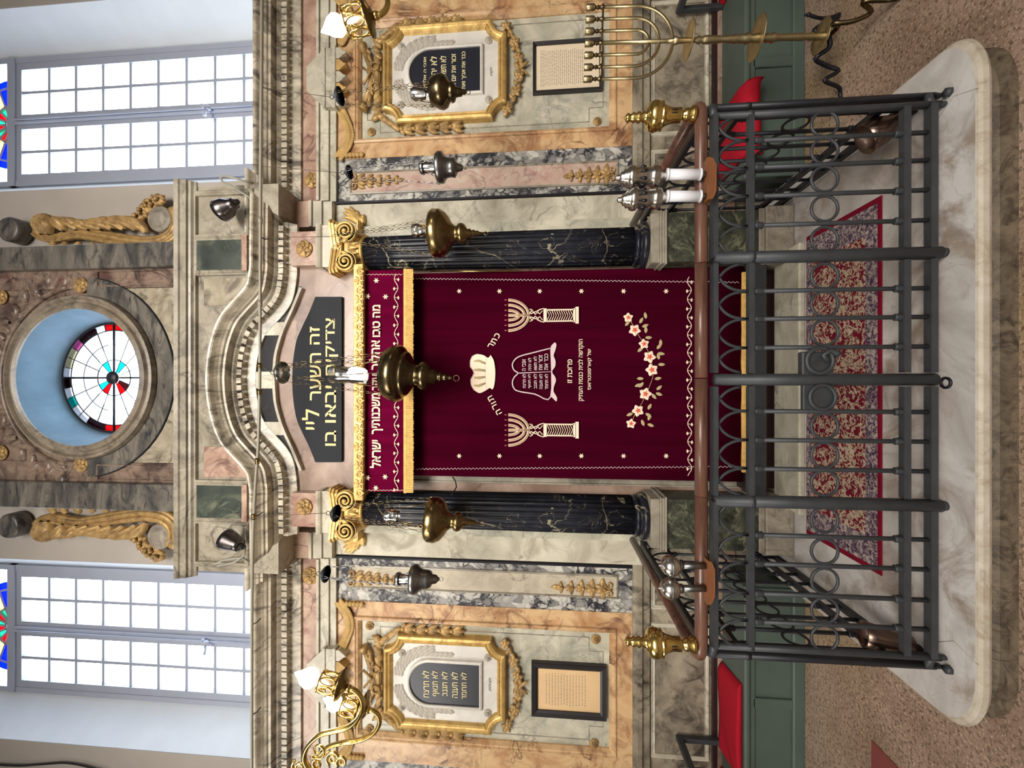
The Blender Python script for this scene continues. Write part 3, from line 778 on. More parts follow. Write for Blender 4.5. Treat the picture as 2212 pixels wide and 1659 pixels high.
# tympanum field
mb = MB(); zt0 = Zp(772, YT)
poly = [(XC-0.80, zt0), (XC+0.80, zt0)] + [(min(x, XC+0.80), z+0.05) for x, z in path[::-1] if abs(x-XC) < 0.86]
poly = [(max(XC-0.80, min(XC+0.80, x)), z) for x, z in poly]
mb.prism(poly, YT, 2.80); trim(mb, M['brownpink'])
# rising lip of the inner arch and the black panels above it
lip = [(652, 622), (634, 667), (618, 701), (608, 727), (598, 764), (595, 790), (593.5, 820)]
lp = [(P(a, b, YT).x - XC, P(a, b, YT).z) for a, b in lip]; lp[-1] = (0, lp[-1][1]); lh = smooth_path(lp, 4)
lipath = [(XC-x, z) for x, z in lh] + [(XC+x, z) for x, z in lh[::-1][1:]]
mb = MB(); mb.sweep(lipath, [(-0.02, 0), (-0.02, 0.03), (-0.006, 0.034), (0.006, 0.02), (0.008, 0)], YT); trim(mb, M['pale'])
def interp(pth, x):
    for i in range(len(pth)-1):
        (x0, z0), (x1, z1) = pth[i], pth[i+1]
        if x0 <= x <= x1 and x1 > x0: return z0 + (z1-z0)*(x-x0)/(x1-x0)
    return pth[0][1] if x < pth[0][0] else pth[-1][1]
mbk = MB()
for ya, yb in ((620, 698), (724, 804), (838, 912), (938, 1014)):
    xa_, xb_ = Xp(yb, 590, YT), Xp(ya, 590, YT); n = 8
    A = [(xa_+(xb_-xa_)*i/n) for i in range(n+1)]
    mbk.strip([(x, interp(lipath, x)+0.005) for x in A], [(x, interp(path, x)+0.03) for x in A], YT-0.006, YT+0.02)
trim(mbk, M['blackgl'])
mb = MB()
for ya, yb in ((697, 725), (803, 839), (911, 939)):
    xa_, xb_ = Xp(yb, 590, YT), Xp(ya, 590, YT); A = [xa_, (xa_+xb_)/2, xb_]
    mb.strip([(x, interp(lipath, x)+0.004) for x in A], [(x, interp(path, x)+0.03) for x in A], YT-0.018, YT+0.02)
trim(mb, M['pale'])

# ------------------------------------------------------------------ attic and the upper stage
YA = 2.62
AXl, AXr = Xp(1234, 450, YA), Xp(403, 450, YA)
mb = MB(); mb.box(AXl, AXr, YA, 2.95, 3.44, Zp(386, YA)); trim(mb, M['attic'])
mb = MB(); zl = Zp(414, YA-0.05)
mb.sweep([(AXl-0.03, zl), (AXr+0.03, zl)], [(0, 0), (0, 0.012), (0.015, 0.018), (0.025, 0.032), (0.04, 0.036), (0.044, 0.05), (0.085, 0.052), (0.092, 0.062), (0.12, 0.066), (0.12, -0.1)], YA)
trim(mb, M['attic'])
for ya, yb in ((586, 515), (1120, 1046)):
    mb = MB(); a, b = Xp(ya, 470, YA), Xp(yb, 470, YA); z0, z1 = Zp(528, YA), Zp(415, YA)
    mb.box(a, b, YA-0.012, YA+0.02, z0, z1, 0.004); trim(mb, M['greenp'])
    mb = MB(); mb.box(a-0.008, b+0.008, YA-0.03, YA+0.02, z0-0.04, z0-0.002); trim(mb, M['pink'])
mb = MB()
for ya, yb in ((1040, 592), (512, 420), (1216, 1126)):
    a, b = Xp(ya, 470, YA), Xp(yb, 470, YA); z1 = Zp(424, YA); z0 = Zp(540, YA)
    mb.sweep(rect(a, b, z0, z1), [(-0.03, 0), (-0.026, 0.012), (-0.016, 0.018), (-0.006, 0.012), (0.0, 0.02), (0.012, 0.02), (0.016, 0)], YA, True)
trim(mb, M['attic'])
for ya, yb in ((660, 602), (1030, 965)):
    mb = MB(); mb.box(Xp(yb, 470, YA), Xp(ya, 470, YA), YA-0.006, YA+0.02, Zp(545, YA), Zp(442, YA)); trim(mb, M['brownl'] if ya < 700 else M['pink'])
YU = 2.72; ZU0 = Zp(400, YA); ZU1 = 6.6
def ux(y): return Xp(y, 200, YU)
for ya, yb in ((582, 530), (1098, 1041)):
    mb = MB(); mb.box(ux(ya), ux(yb), YU-0.03, 2.96, ZU0, ZU1, 0.006); trim(mb, M['greyblack'])
for ya, yb in ((622, 582), (1041, 1000)):
    mb = MB(); mb.box(ux(ya), ux(yb), YU+0.015, 2.96, ZU0, ZU1); trim(mb, M['brown'])
    mb = MB(); c = ux((ya+yb)/2); mb.sweep(rect(c-0.055, c+0.055, ZU0+0.03, 4.95), [(-0.006, 0), (-0.004, 0.01), (0.004, 0.01), (0.006, 0)], YU+0.015, True); trim(mb, M['brown'])
mb = MB(); plate_hole(mb, ux(1000), ux(622), ZU0, ZU1, OCX, OCZ, OCR+0.02, YU+0.03, 2.94); trim(mb, M['brown'])
mb = MB(); n = 40
mb.sweep([(OCX+(OCR+0.0)*cos(2*pi*i/72), OCZ+(OCR)*sin(2*pi*i/72)) for i in range(72)], [(0.0, -0.02), (0.0, 0.03), (-0.02, 0.04), (-0.04, 0.03), (-0.05, 0.012), (-0.068, 0.016), (-0.08, 0.034), (-0.098, 0.03), (-0.105, 0.0), (-0.105, -0.03)], YU, True, True)
mb.s = [False]*len(mb.s); trim(mb, M['oculus'])
mb = MB(); ring(mb, 0.62, 0.75, pi*1.02, pi*1.98, YU+0.008, YU+0.05, 48); trim(mb, M['greyblack'])
mb = MB(); ring(mb, 0.75, 0.758, pi*1.05, pi*1.95, YU+0.004, YU+0.05, 48); trim(mb, M['ironblack'])
mb = MB()
for sg in (-1, 1):            # fawn spandrels under the round window
    x_edge = ux(624) if sg > 0 else ux(998); pts = []
    for i in range(13):
        a = -pi/2 + sg*(0.10 + (pi/2-0.25)*i/12); pts.append((OCX+0.762*cos(a), OCZ+0.762*sin(a)))
    lo = [(p[0], ZU0+0.01) for p in pts]
    lim = [(min(max(p[0], ux(998)), ux(624)), p[1]) for p in pts]; lo = [(p[0], ZU0+0.01) for p in lim]
    mb.strip(lo, lim, YU+0.012, YU+0.05)
trim(mb, M['brownl'])

# ------------------------------------------------------------------ columns
def spiral(cx, cz, r0, r1, a0, turns, y, n=48, dy=0.0):
    return [(cx + (r0+(r1-r0)*i/n)*cos(a0+turns*2*pi*i/n), y - dy*i/n, cz + (r0+(r1-r0)*i/n)*sin(a0+turns*2*pi*i/n)) for i in range(n+1)]
CY = 2.62
def column(cx, label, s):
    t = thing('fluted_column', (cx, CY, 0.142), label, 'column', 'columns flanking the ark')
    m = MB(); m.box(cx-0.165, cx+0.165, CY-0.165, CY+0.2, 0.142, 0.30, 0.006); m.box(cx-0.157, cx+0.157, CY-0.157, CY+0.2, 0.30, 0.335, 0.006)
    p = obj('pedestal_foot', m, M['stone'], t)
    m = MB(); m.box(cx-0.148, cx+0.148, CY-0.148, CY+0.2, 0.333, 0.868); obj('pedestal', m, M['green'], t)
    m = MB(); z = 0.866
    for a, b, e in ((0, 0.012, 0.165), (0.012, 0.03, 0.158), (0.03, 0.04, 0.163), (0.04, 0.092, 0.15)): m.box(cx-e, cx+e, CY-e, CY+0.2, z+a, z+b, 0.003)
    obj('plinth', m, M['greyband'], t)
    m = MB(); pr = []
    for zc, rr, rc in ((0.978, 0.022, 0.128), (1.022, 0.015, 0.116)):
        pr += [(rc+rr*cos(a), zc+rr*sin(a)) for a in [-pi/2+pi*i/8 for i in range(9)]]
    m.lathe((cx, CY, 0), [(0.1, 0.956)] + pr + [(0.1, 1.045)], 40); obj('base_moulding', m, M['black'], t)
    m = MB(); nf = 22
    def wob(a, h): return 1.0 - 0.075*abs(cos(nf*a/2.0))**0.7
    z0, z1 = 1.036, 2.82
    m.lathe((cx, CY, 0), [(0.118, z0), (0.119, z0+0.4), (0.116, z0+1.0), (0.111, z0+1.5), (0.108, z1)], nf*8, None, wob, True); obj('shaft', m, M['black'], t)
    # gilded capital
    m = MB(); zt = Zp(714, 2.47); zb = 2.80
    m.lathe((cx, CY, 0), [(0.113, zb-0.012), (0.122, zb-0.006), (0.122, zb+0.004), (0.113, zb+0.01), (0.118, zb+0.03), (0.142, zb+0.06), (0.15, zb+0.085), (0.13, zb+0.11)], 32)
    e = 0.165
    def abac(k, d): return [(cx-e*k, CY-0.15-d), (cx-e*k*0.86, CY-0.165-d), (cx, CY-0.128-d), (cx+e*k*0.86, CY-0.165-d), (cx+e*k, CY-0.15-d), (cx+e*k, CY+0.12), (cx-e*k, CY+0.12)]
    m.prismz(abac(0.98, 0.0), zt-0.05, zt-0.03); m.prismz(abac(1.03, 0.008), zt-0.03, zt-0.012); m.prismz(abac(1.07, 0.014), zt-0.012, zt)
    zv = zt - 0.105
    m.box(cx-0.12, cx+0.12, CY-0.14, CY+0.1, zt-0.085, zt-0.048, 0.01)
    for d in (-1, 1):
        vx = cx + d*0.098
        m.lathe((vx, CY-0.155, zv), [(0.062, 0.0), (0.066, -0.01), (0.05, -0.06), (0.066, -0.2)], 24, Matrix.Rotation(pi/2, 3, 'X'))
        m.lathe((vx, CY-0.155, zv), [(0.0, 0.0), (0.066, 0.0)], 24, Matrix.Rotation(pi/2, 3, 'X'), cap=False)
        pts = spiral(vx, zv, 0.060, 0.010, pi/2, -d*2.2, CY-0.16, 54, 0.012); m.tube(pts, [0.011-0.006*i/54 for i in range(55)], 8)
        m.ball((vx, CY-0.172, zv), 0.013)
        m.leaf(cx+d*0.03, zt-0.075, -pi/2 - d*-0.5, 0.06, 0.03, CY-0.15, 0.02)
    m.tube([(cx-0.1, CY-0.15, zt-0.06), (cx, CY-0.155, zt-0.075), (cx+0.1, CY-0.15, zt-0.06)], 0.009, 8)
    for k in range(6): m.leaf(cx, zt-0.055, 2*pi*k/6+0.3, 0.028, 0.017, CY-0.16, 0.014)
    m.ball((cx, CY-0.175, zt-0.055), 0.009)
    for k in range(-2, 3): m.leaf(cx+k*0.032, zb+0.09, -pi/2, 0.08, 0.03, CY-0.125+abs(k)*0.012, 0.02)
    cap = obj('capital', m, M['gold'], t)
    # acanthus spray curling out beside the capital on the pilaster
    m = MB(); YL = 2.835; f = (lambda q: q) if s > 0 else (lambda q: 1643-q); b0 = P(788, f(484), YL)
    for (a, b, L, bd) in ((744, 440, 0.20, 0.5), (741, 452, 0.19, 0.9), (744, 464, 0.17, 1.2), (762, 442, 0.18, -0.3), (776, 452, 0.13, -0.7), (790, 470, 0.09, -0.8)):
        e_ = P(a, f(b), YL); an = atan2(e_.z-b0.z, e_.x-b0.x); m.leaf(b0.x-0.02*s, b0.z+0.012, an-s*bd*0.4, L, 0.055, YL, 0.035, bend=s*bd)
    m.box(min(cx+s*0.12, b0.x), max(cx+s*0.12, b0.x), 2.74, YL, b0.z+0.002, b0.z+0.022, 0.006)
    obj('acanthus_leaf', m, M['gold'], cap)
column(0.885, 'black fluted column with gilded capital right of the curtain', 1)
column(-0.845, 'black fluted column with gilded capital left of the curtain', -1)

# ------------------------------------------------------------------ platform in front of the ark
SZ = 0.14
mb = MB()
def slab_outline(e, rc=0.10):
    x0, x1, y0, y1 = -1.215-e, 1.225+e, 1.475-e, 2.97; pts = []
    for c, a0 in (((x0+rc+0.10, y0+rc+0.02), pi), ((x1-rc-0.10, y0+rc+0.02), 3*pi/2)):
        for i in range(11):
            a = a0 + pi/2*i/10; pts.append((c[0]+(rc+0.10)*cos(a), c[1]+(rc+0.02)*sin(a)))
    return pts + [(x1, y1), (x0, y1)]
lv = [(0.088, -0.03), (0.09, -0.006), (0.1, 0.008), (0.112, 0.013), (0.128, 0.010), (0.136, 0.003), (0.1399, -0.004)]
vs = []; fs = []
for z, e in lv:
    vs += [(x, y, z) for x, y in slab_outline(e)]
n = len(slab_outline(0))
for i in range(len(lv)-1):
    for k in range(n): fs.append((i*n+k, i*n+(k+1) % n, (i+1)*n+(k+1) % n, (i+1)*n+k))
fs.append(tuple(range((len(lv)-1)*n, len(lv)*n)))
mb.add(vs, fs)
t = thing('marble_step', (0, 1.475, 0), 'broad worn white marble step with rounded corners under the railing', 'step')
mb.f.pop(); mb.s.pop(); obj('nosing', mb, M['nosing'], t)
mb = MB(); o_ = slab_outline(-0.0035); mb.add([(x, y, z) for z in (0.1, 0.14) for x, y in o_], [tuple(range(n, 2*n)), tuple(range(n-1, -1, -1))]+[(k, (k+1) % n, n+(k+1) % n, n+k) for k in range(n)]); obj('tread', mb, M['white'], t)
mb = MB(); vs = []; pr_ = [(0.0, -0.008), (0.03, -0.008), (0.036, -0.03), (0.06, -0.045), (0.089, -0.045)]
for z, e in pr_: vs += [(x, y, z) for x, y in slab_outline(e)]
mb.add(vs, [(i*n+k, i*n+(k+1) % n, (i+1)*n+(k+1) % n, (i+1)*n+k) for i in range(len(pr_)-1) for k in range(n)]); obj('riser', mb, M['riser'], t)
mb = MB(); mb.box(-0.74, 0.80, 2.36, 2.61, SZ, SZ+0.035, 0.008); single('marble_sill', mb, M['pale'], 'low pale marble sill slab between the rug and the ark', 'sill')
mb = MB()
for xj in (-0.95, 1.0):
    mb.tube([(xj, 1.47, SZ-0.0008), (xj+0.03, 1.55, SZ-0.0008), (xj-0.02, 1.62, SZ-0.0008)], 0.0016, 5)
obj('crack', mb, M['stone'], t)
# red tile star point in the floor at left
mb = MB(); a = P(1885, 1600, 1.0); 
def fl(px, py):
    aa = (1106.0-px)/FPX; b = (829.5-py)/FPX; k = -EYE/(sn+aa*cs); return (b*k, k*(cs-aa*sn))
mb.prismz([fl(1884, 1598), fl(1960, 1678), fl(1884, 1720)][::-1], 0.0, 0.004); trim(mb, M['tile'])

# dark wooden foot of the ark, ledge and lower recess
t = thing('ark_cabinet', (XC, 2.6, SZ), 'dark reddish wooden cabinet of the ark below the curtain', 'cabinet')
mb = MB(); mb.box(-0.66, 0.72, 2.64, 2.79, SZ+0.001, 0.36); obj('front_panel', mb, M['darkwood'], t)
mb = MB(); mb.box(-0.68, 0.735, 2.52, 2.79, 0.262, 0.338, 0.006); obj('ledge', mb, M['iron'], t)

# ------------------------------------------------------------------ inscription plaque
YP = YT - 0.022
pl = [(738, 641), (681, 641), (668, 674), (652, 707), (640, 737), (633, 780), (631, 820)]
pp = [(P(a, b, YP).x, P(a, b, YP).z) for a, b in pl]
up = pp[1:-1]; top = pp[-1]
cxp = XC - 0.002; hx = pp[0][0]-cxp; curve = smooth_path([(x-cxp, z) for x, z in up] + [(0, top[1])], 4)
poly = [(cxp-hx, pp[0][1]), (cxp+hx, pp[0][1])] + [(cxp+x, z) for x, z in curve] + [(cxp-x, z) for x, z in curve[::-1][1:]]
t = thing('inscription_plaque', (cxp, YP, pp[0][1]), 'dark arched slate plaque with golden lettering above the ark curtain', 'plaque')
mb = MB(); mb.prism(poly, YP, YT+0.01); obj('slab', mb, M['plaque'], t)
mb = MB()
def word(mb, s, pa, pb, ya, yb, Y, bold=0.0, depth=0.003):
    """word whose box in the photo spans rows pa..pb (height) and columns ya..yb (width)"""
    a, b = P(pb, yb, Y), P(pa, ya, Y); lettering(mb, s, (a.x+b.x)/2, (a.z+b.z)/2, Y, abs(b.x-a.x), abs(b.z-a.z), 0, depth, bold)
for s, pa, pb, ya, yb in (('זה', 670, 691, 706, 744), ('השער', 670, 694, 763, 865), ('ליי', 653, 690, 884, 928), ('צדיקים', 704, 731, 688, 811), ('יבאו', 703, 726, 833, 913), ('בו', 703, 726, 930, 963)):
    mb = MB(); word(mb, s, pa, pb, ya, yb, YP, 0.008); obj('word', mb, M['letter'], t)

# ------------------------------------------------------------------ gilded pelmet, valance, curtain
YGp = 2.46
g0, g1 = P(787, 1082, YGp), P(763, 570, YGp)
t = thing('gilded_pelmet', ((g0.x+g1.x)/2, YGp, g0.z), 'long gilded carved strip of rings above the wine-red valance', 'pelmet')
mb = MB(); mb.box(g0.x, g1.x, YGp, YGp+0.034, g0.z+0.008, g1.z, 0.004); obj('board', mb, M['gold'], t)
mb = MB(); nn = 13; zc = (g0.z+g1.z)/2
for i in range(nn):
    x = g0.x+0.05+(g1.x-g0.x-0.1)*i/(nn-1)
    mb.torus((x, YGp, zc-0.006), 0.019, 0.007, 16, 6); mb.ball((x, YGp, zc-0.006), 0.008, 0.006)
    mb.leaf(x, zc-0.014, -pi/2, 0.024, 0.026, YGp, 0.012)
    if i < nn-1:
        xm = x+(g1.x-g0.x-0.1)/(nn-1)/2
        for a in (0.6, pi-0.6, -0.6, pi+0.6, pi/2, -pi/2): mb.leaf(xm, zc, a, 0.036, 0.02, YGp, 0.012)
        mb.ball((xm, YGp-0.004, zc), 0.008)
obj('carving', mb, M['gold'], t)

def star(mb, px, py, Y, r=0.014):
    c = P(px, py, Y)
    for k in range(6): mb.leaf(c.x, c.z, pi/6+k*pi/3, r, r*0.42, Y, 0.003, n=3)
def chain_stitch(mb, p0, p1, Y, amp=0.004, step=0.012, r=0.0016):
    a, b = P(*p0, Y), P(*p1, Y); L = (b-a).length; n = int(L/step); d = (b-a)/n; nn = Vector((d.z, 0, -d.x)).normalized()
    mb.tube([a + d*i + nn*(amp*(1 if i % 2 else -1)) + Vector((0, -0.001, 0)) for i in range(n+1)], r, 5, flat=0.8)
def vine(mb, p0, p1, Y, per, amp, flip=1):
    a, b = P(*p0, Y), P(*p1, Y); L = (b-a).length; d = (b-a).normalized(); nn = Vector((d.z, 0, -d.x)); n = int(L/per)*12
    pts = [a + d*(L*i/n) + nn*(amp*sin(2*pi*(L*i/n)/per)) for i in range(n+1)]
    mb.tube([p+Vector((0, -0.001, 0)) for p in pts], 0.0026, 6, flat=0.6)
    k = 0; s_ = per*0.25
    while s_ < L:
        q = a + d*s_; sg = 1 if k % 2 == 0 else -1
        c = q + nn*(sg*amp*1.0); o = q - nn*(sg*amp*0.7) + d*0.006
        mb.tube([c+Vector((0,-0.001,0)), q+nn*(sg*amp*0.1)+d*0.004+Vector((0,-0.001,0)), o+Vector((0,-0.001,0))], 0.0016, 5, flat=0.6)
        an = atan2(-nn.z*sg, -nn.x*sg)
        for da in (-0.9, 0, 0.9): mb.leaf(o.x, o.z, an+da, 0.014, 0.009, Y, 0.003, n=3)
        s_ += per*0.5; k += 1
def cloth(mb, x0, x1, z0, z1, Y, folds, amp, nx=90, nz=8, th=0.006, zfun=None):
    vs = []; 
    for back in (0, 1):
        for j in range(nz+1):
            for i in range(nx+1):
                u, v = i/nx, j/nz; k = 0.4+0.6*(1-v)
                vs.append((x0+(x1-x0)*u, Y + (th if back else 0) + amp*k*(sin(2*pi*folds*u)+0.5*sin(2*pi*folds*2.3*u+1)), z0+(z1-z0)*v + (zfun(u)*(1-v) if zfun else 0)))
    N = (nx+1)*(nz+1); fs = []
    for j in range(nz):
        for i in range(nx):
            a = j*(nx+1)+i; fs.append((a, a+1, a+nx+2, a+nx+1)); fs.append((N+a+nx+1, N+a+nx+2, N+a+1, N+a))
    for i in range(nx): fs.append((i, N+i, N+i+1, i+1)); a = nz*(nx+1)+i; fs.append((a, a+1, N+a+1, N+a))
    for j in range(nz): a = j*(nx+1); fs.append((a, a+nx+1, N+a+nx+1, N+a)); a += nx; fs.append((a, N+a, N+a+nx+1, a+nx+1))
    return mb.add(vs, fs, True)

YV = 2.505
vx0, vx1 = Xp(1063, 840, YV), Xp(583, 840, YV); vz0, vz1 = Zp(874, YV), Zp(786, YV)
t = thing('ark_valance', ((vx0+vx1)/2, YV, vz0), 'wine-red velvet valance with white Hebrew verse and gold fringe', 'valance')
mb = MB(); cloth(mb, vx0, vx1, vz0, vz1, YV, 3.0, 0.0025); obj('cloth', mb, M['velvetv'], t)
mb = MB(); zf0 = Zp(894, YV); random.seed(3)
mb.box(vx0-0.004, vx1+0.004, YV-0.008, YV+0.004, vz0-0.014, vz0+0.006, 0.003)
nfr = 260
for i in range(nfr):
    x = vx0+(vx1-vx0)*(i+0.5)/nfr; L = (vz0-zf0)*(0.93+0.1*random.random()); wf = (vx1-vx0)/nfr*0.42
    mb.box(x-wf, x+wf, YV-0.006-0.003*(i % 2), YV, vz0-L, vz0-0.01)
o = obj('fringe', mb, M['fringe'], t)
YVs = YV-0.006
mb = MB()
for s, ya, yb in (('מה', 659, 686), ('טבו', 694, 728), ('אהליך', 735, 799), ('יעקב', 805, 843), ('משכנותיך', 849, 938), ('ישראל', 950, 1011)):
    hgt = {'אהליך': (798, 828), 'משכנותיך': (803, 828), 'ישראל': (799, 823), 'יעקב': (804, 827)}.get(s, (805, 822))
    mb = MB(); word(mb, s, hgt[0], hgt[1], ya, yb, YVs, 0.026, 0.003); obj('embroidered_word', mb, M['thread'], t)
mb = MB()
for px, py in ((813, 606), (794, 640), (833, 641), (794, 1032), (832, 1030), (812, 1054)): mb = MB(); star(mb, px, py, YVs, 0.019); obj('star_embroidery', mb, M['thread'], t)
mb = MB(); vine(mb, (856, 592), (856, 1060), YVs, 0.118, 0.012); obj('vine_embroidery', mb, M['thread'], t)
mb = MB(); chain_stitch(mb, (790, 593), (870, 593), YVs); obj('edge_stitching', mb, M['thread'], t); mb = MB(); chain_stitch(mb, (790, 1059), (872, 1059), YVs); obj('edge_stitching', mb, M['thread'], t)

YK = 2.60
kx0, kx1 = -0.612, 0.738
kz0, kz1 = Zp(1606, YK), Zp(800, YK)
t = thing('ark_curtain', (0.06, YK, kz0), 'dark purple velvet ark curtain embroidered with crown, tablets, candelabra and flowers', 'curtain')
mb = MB(); cloth(mb, kx0, kx1, kz0, kz1, YK, 4.0, 0.003, 120, 10, 0.006); obj('cloth', mb, M['velvet'], t)
mb = MB(); mb.box(kx0+0.06, kx1-0.04, YK-0.016, YK+0.012, kz0-0.014, kz0+0.014, 0.004); obj('bottom_fringe', mb, M['fringe'], t)
YE = YK-0.010
mb = MB()
for px in (992, 1079, 1166, 1256, 1347, 1439):
    for py in (629, 985): mb = MB(); star(mb, px, py, YE, 0.017); obj('star_embroidery', mb, M['thread'], t)
mb = MB(); chain_stitch(mb, (898, 602), (1596, 610), YE, 0.005, 0.012, 0.0022); obj('edge_stitching', mb, M['threadp'], t); mb = MB(); chain_stitch(mb, (898, 1013), (1596, 1008), YE, 0.005, 0.012, 0.0022); obj('edge_stitching', mb, M['threadp'], t)
mb = MB(); vine(mb, (1489, 598), (1490, 1028), YE, 0.112, 0.012); obj('vine_embroidery', mb, M['thread'], t)
def emb_candelabrum(cy, label):
    """embroidered seven-branched candelabrum on a column, centred at photo column cy"""
    y = YE; e = 0.0032
    def q(px, py): p = P(px, py, y); return (p.x, p.y-0.001, p.z)
    sl = MB(); core = MB(); fl = MB(); col_ = MB()
    for k, rr in ((1, 10.5), (2, 22), (3, 33)):
        pts = [q(1098, cy-rr)] + [q(1098+ (1142-1098)*(rr/33)**0.55*sin(pi/2*i/12)*1.0, cy-rr*cos(pi/2*i/12)) for i in range(1, 13)]
        pts2 = [q(1098, cy+rr)] + [q(1098+(1142-1098)*(rr/33)**0.55*sin(pi/2*i/12), cy+rr*cos(pi/2*i/12)) for i in range(1, 13)]
        full = pts + pts2[::-1][1:]
        sl.tube(full, 0.0095, 6, flat=0.25); core.tube([(a, b-0.003, c) for a, b, c in full], 0.0042, 6, flat=0.3)
    sl.tube([q(1098, cy), q(1143, cy)], 0.0095, 6, flat=0.25); core.tube([tuple(Vector(q(1098, cy))+Vector((0,-0.003,0))), tuple(Vector(q(1143, cy))+Vector((0,-0.003,0)))], 0.0042, 6, flat=0.3)
    for k in (-33, -22, -10.5, 0, 10.5, 22, 33):
        c = P(1092.5, cy+k, y); fl.ball((c.x, y-0.002, c.z), 0.004, 0.003, 0.008, 8)
    for sg in (-1, 1):
        for pts in (((1144, 4), (1150, 12), (1144, 13)), ((1146, 3), (1158, 8), (1166, 3), (1172, 10)), ((1160, 9), (1168, 13), (1175, 15)), ((1150, 10), (1156, 2), (1164, 8))):
            sl.tube([q(a, cy+sg*b) for a, b in pts], 0.0036, 6, flat=0.5)
    def bar(m, pa, pb, hw): a, b = P(pb, cy+hw, y), P(pa, cy-hw, y); m.box(a.x, b.x, y-0.004, y+0.004, a.z, b.z)
    bar(col_, 1174, 1181, 14.5); bar(col_, 1238, 1244, 15); bar(col_, 1243, 1250, 18)
    for sg in (-1, 1):
        a, b = P(1240, cy+sg*12.3, y), P(1180, cy+sg*12.3, y); col_.box(a.x-0.004, a.x+0.004, y-0.004, y+0.004, a.z, b.z)
        for i in range(11): col_.tube([q(1187+i*5, cy), q(1182+i*5, cy+sg*11)], 0.0026, 5, flat=0.5)
    o = obj('candelabrum_embroidery', sl, M['thread'], t); o['label'] = label
    obj('branch_core', core, M['threadb'], o); obj('flame_stitch', fl, M['threadk'], o); obj('column_motif', col_, M['thread'], o)
emb_candelabrum(681, 'right embroidered candelabrum'); emb_candelabrum(929, 'left embroidered candelabrum')
# crown
mb = MB(); y = YE
def qq(px, py, d=0.001): p = P(px, py, y); return (p.x, p.z)
crown = [(1060, 767), (1067, 780), (1070, 805), (1068, 830), (1064, 841), (1058, 838), (1050, 843), (1036, 849), (1024, 842), (1018, 832), (1017, 820), (1022, 811), (1024, 806), (1022, 800), (1016, 792), (1016, 780), (1020, 770), (1030, 765), (1044, 767), (1054, 773)]
mb.prism([qq(a, b) for a, b in smooth_path(crown+crown[:1], 4)[:-1]], y-0.003, y+0.003); oc_ = obj('crown_embroidery', mb, M['thread'], t); oc_['label'] = 'cream embroidered crown'
mb = MB()
for k in range(34):
    a = crown[8+int(k*10/34)]; b = crown[9+int(k*10/34)] if 9+int(k*10/34) < len(crown) else crown[-1]; f = (k*10/34) % 1
    c = P(a[0]+(b[0]-a[0])*f, a[1]+(b[1]-a[1])*f, y); mb.ball((c.x, y-0.003, c.z), 0.0035, n=6)
for k in range(14):
    c = P(1051-3*abs(sin(pi*k/13)), 772+68*k/13, y); mb.ball((c.x, y-0.003, c.z), 0.0035, n=6)
obj('pearl_stitch', mb, M['threadp'], oc_)
mb = MB()
for yy in (783, 800, 815, 830):
    mb.tube([P(1049, yy+ (yy-806)*-0.1, y)+Vector((0,-0.003,0)), P(1035, yy+(yy-806)*0.15, y)+Vector((0,-0.003,0)), P(1024, yy+(yy-806)*0.12, y)+Vector((0,-0.003,0))], [0.006, 0.009, 0.005], 6, flat=0.3)
obj('fold_shading', mb, M['threadg'], oc_)
# tablets
mb = MB()
out = [(1190, 752), (1155, 761), (1122, 770), (1110, 780), (1107, 790), (1111, 800), (1119, 806), (1111, 815), (1107, 826), (1110, 838), (1120, 845), (1155, 851), (1190, 857), (1190, 752)]
mb.tube([P(a, b, y)+Vector((0,-0.001,0)) for a, b in smooth_path(out, 4)], 0.0045, 6, flat=0.5); mb.tube([P(1119, 806, y)+Vector((0,-0.001,0)), P(1190, 803, y)+Vector((0,-0.001,0))], 0.003, 6, flat=0.5)
mb.prism([qq(a, b) for a, b in smooth_path([(1190, 748), (1198, 740), (1202, 745), (1199, 758), (1196, 768), (1200, 780), (1199, 792), (1192, 803), (1198, 812), (1201, 822), (1197, 834), (1196, 846), (1203, 858), (1202, 867), (1196, 862), (1191, 857)], 3)], y-0.003, y+0.003)
ot = obj('tablet_embroidery', mb, M['threadp'], t); ot['label'] = 'embroidered twin tablets'
mb = MB(); rows = [1128, 1140, 1152, 1164, 1176]
L1 = ['אנכי ה', 'לא יהיה', 'לא תשא', 'זכור את', 'כבד את']; L2 = ['לא תרצח', 'לא תנאף', 'לא תגנב', 'לא תענה', 'לא תחמד']
for i, r_ in enumerate(rows):
    for s_, ya_, yb_ in ((L1[i], 776-i*3, 801-i*0.5), (L2[i], 808, 838+i*0.8)): mb = MB(); word(mb, s_, r_, r_+8, ya_, yb_, y, 0.014, 0.002); obj('tablet_line', mb, M['threadp'], ot)
mb = MB()
for s, pa, pb, ya, yb in (('פרוכת זו', 1226, 1236, 776, 827), ('הוקדשה לבית כנסת העתיק', 1248, 1262, 733, 866), ('של קארפונטראס', 1268, 1279, 754, 842)): mb = MB(); word(mb, s, pa, pb, ya, yb, y, 0.012, 0.002); obj('embroidered_line', mb, M['thread'], t)
for ch, px, py, rot in (('כ', 1074, 725, -0.45), ('ת', 1067, 737, -0.45), ('ר', 1060, 747, -0.45), ('ת', 1060, 861, 0.5), ('ו', 1066, 870, 0.5), ('ר', 1069, 879, 0.5), ('ה', 1077, 890, 0.5)):
    mb = MB(); c = P(px, py, y); lettering(mb, ch, c.x, c.z, y, None, 0.036, rot, 0.002, 0.01); obj('embroidered_letter', mb, M['thread'], t)
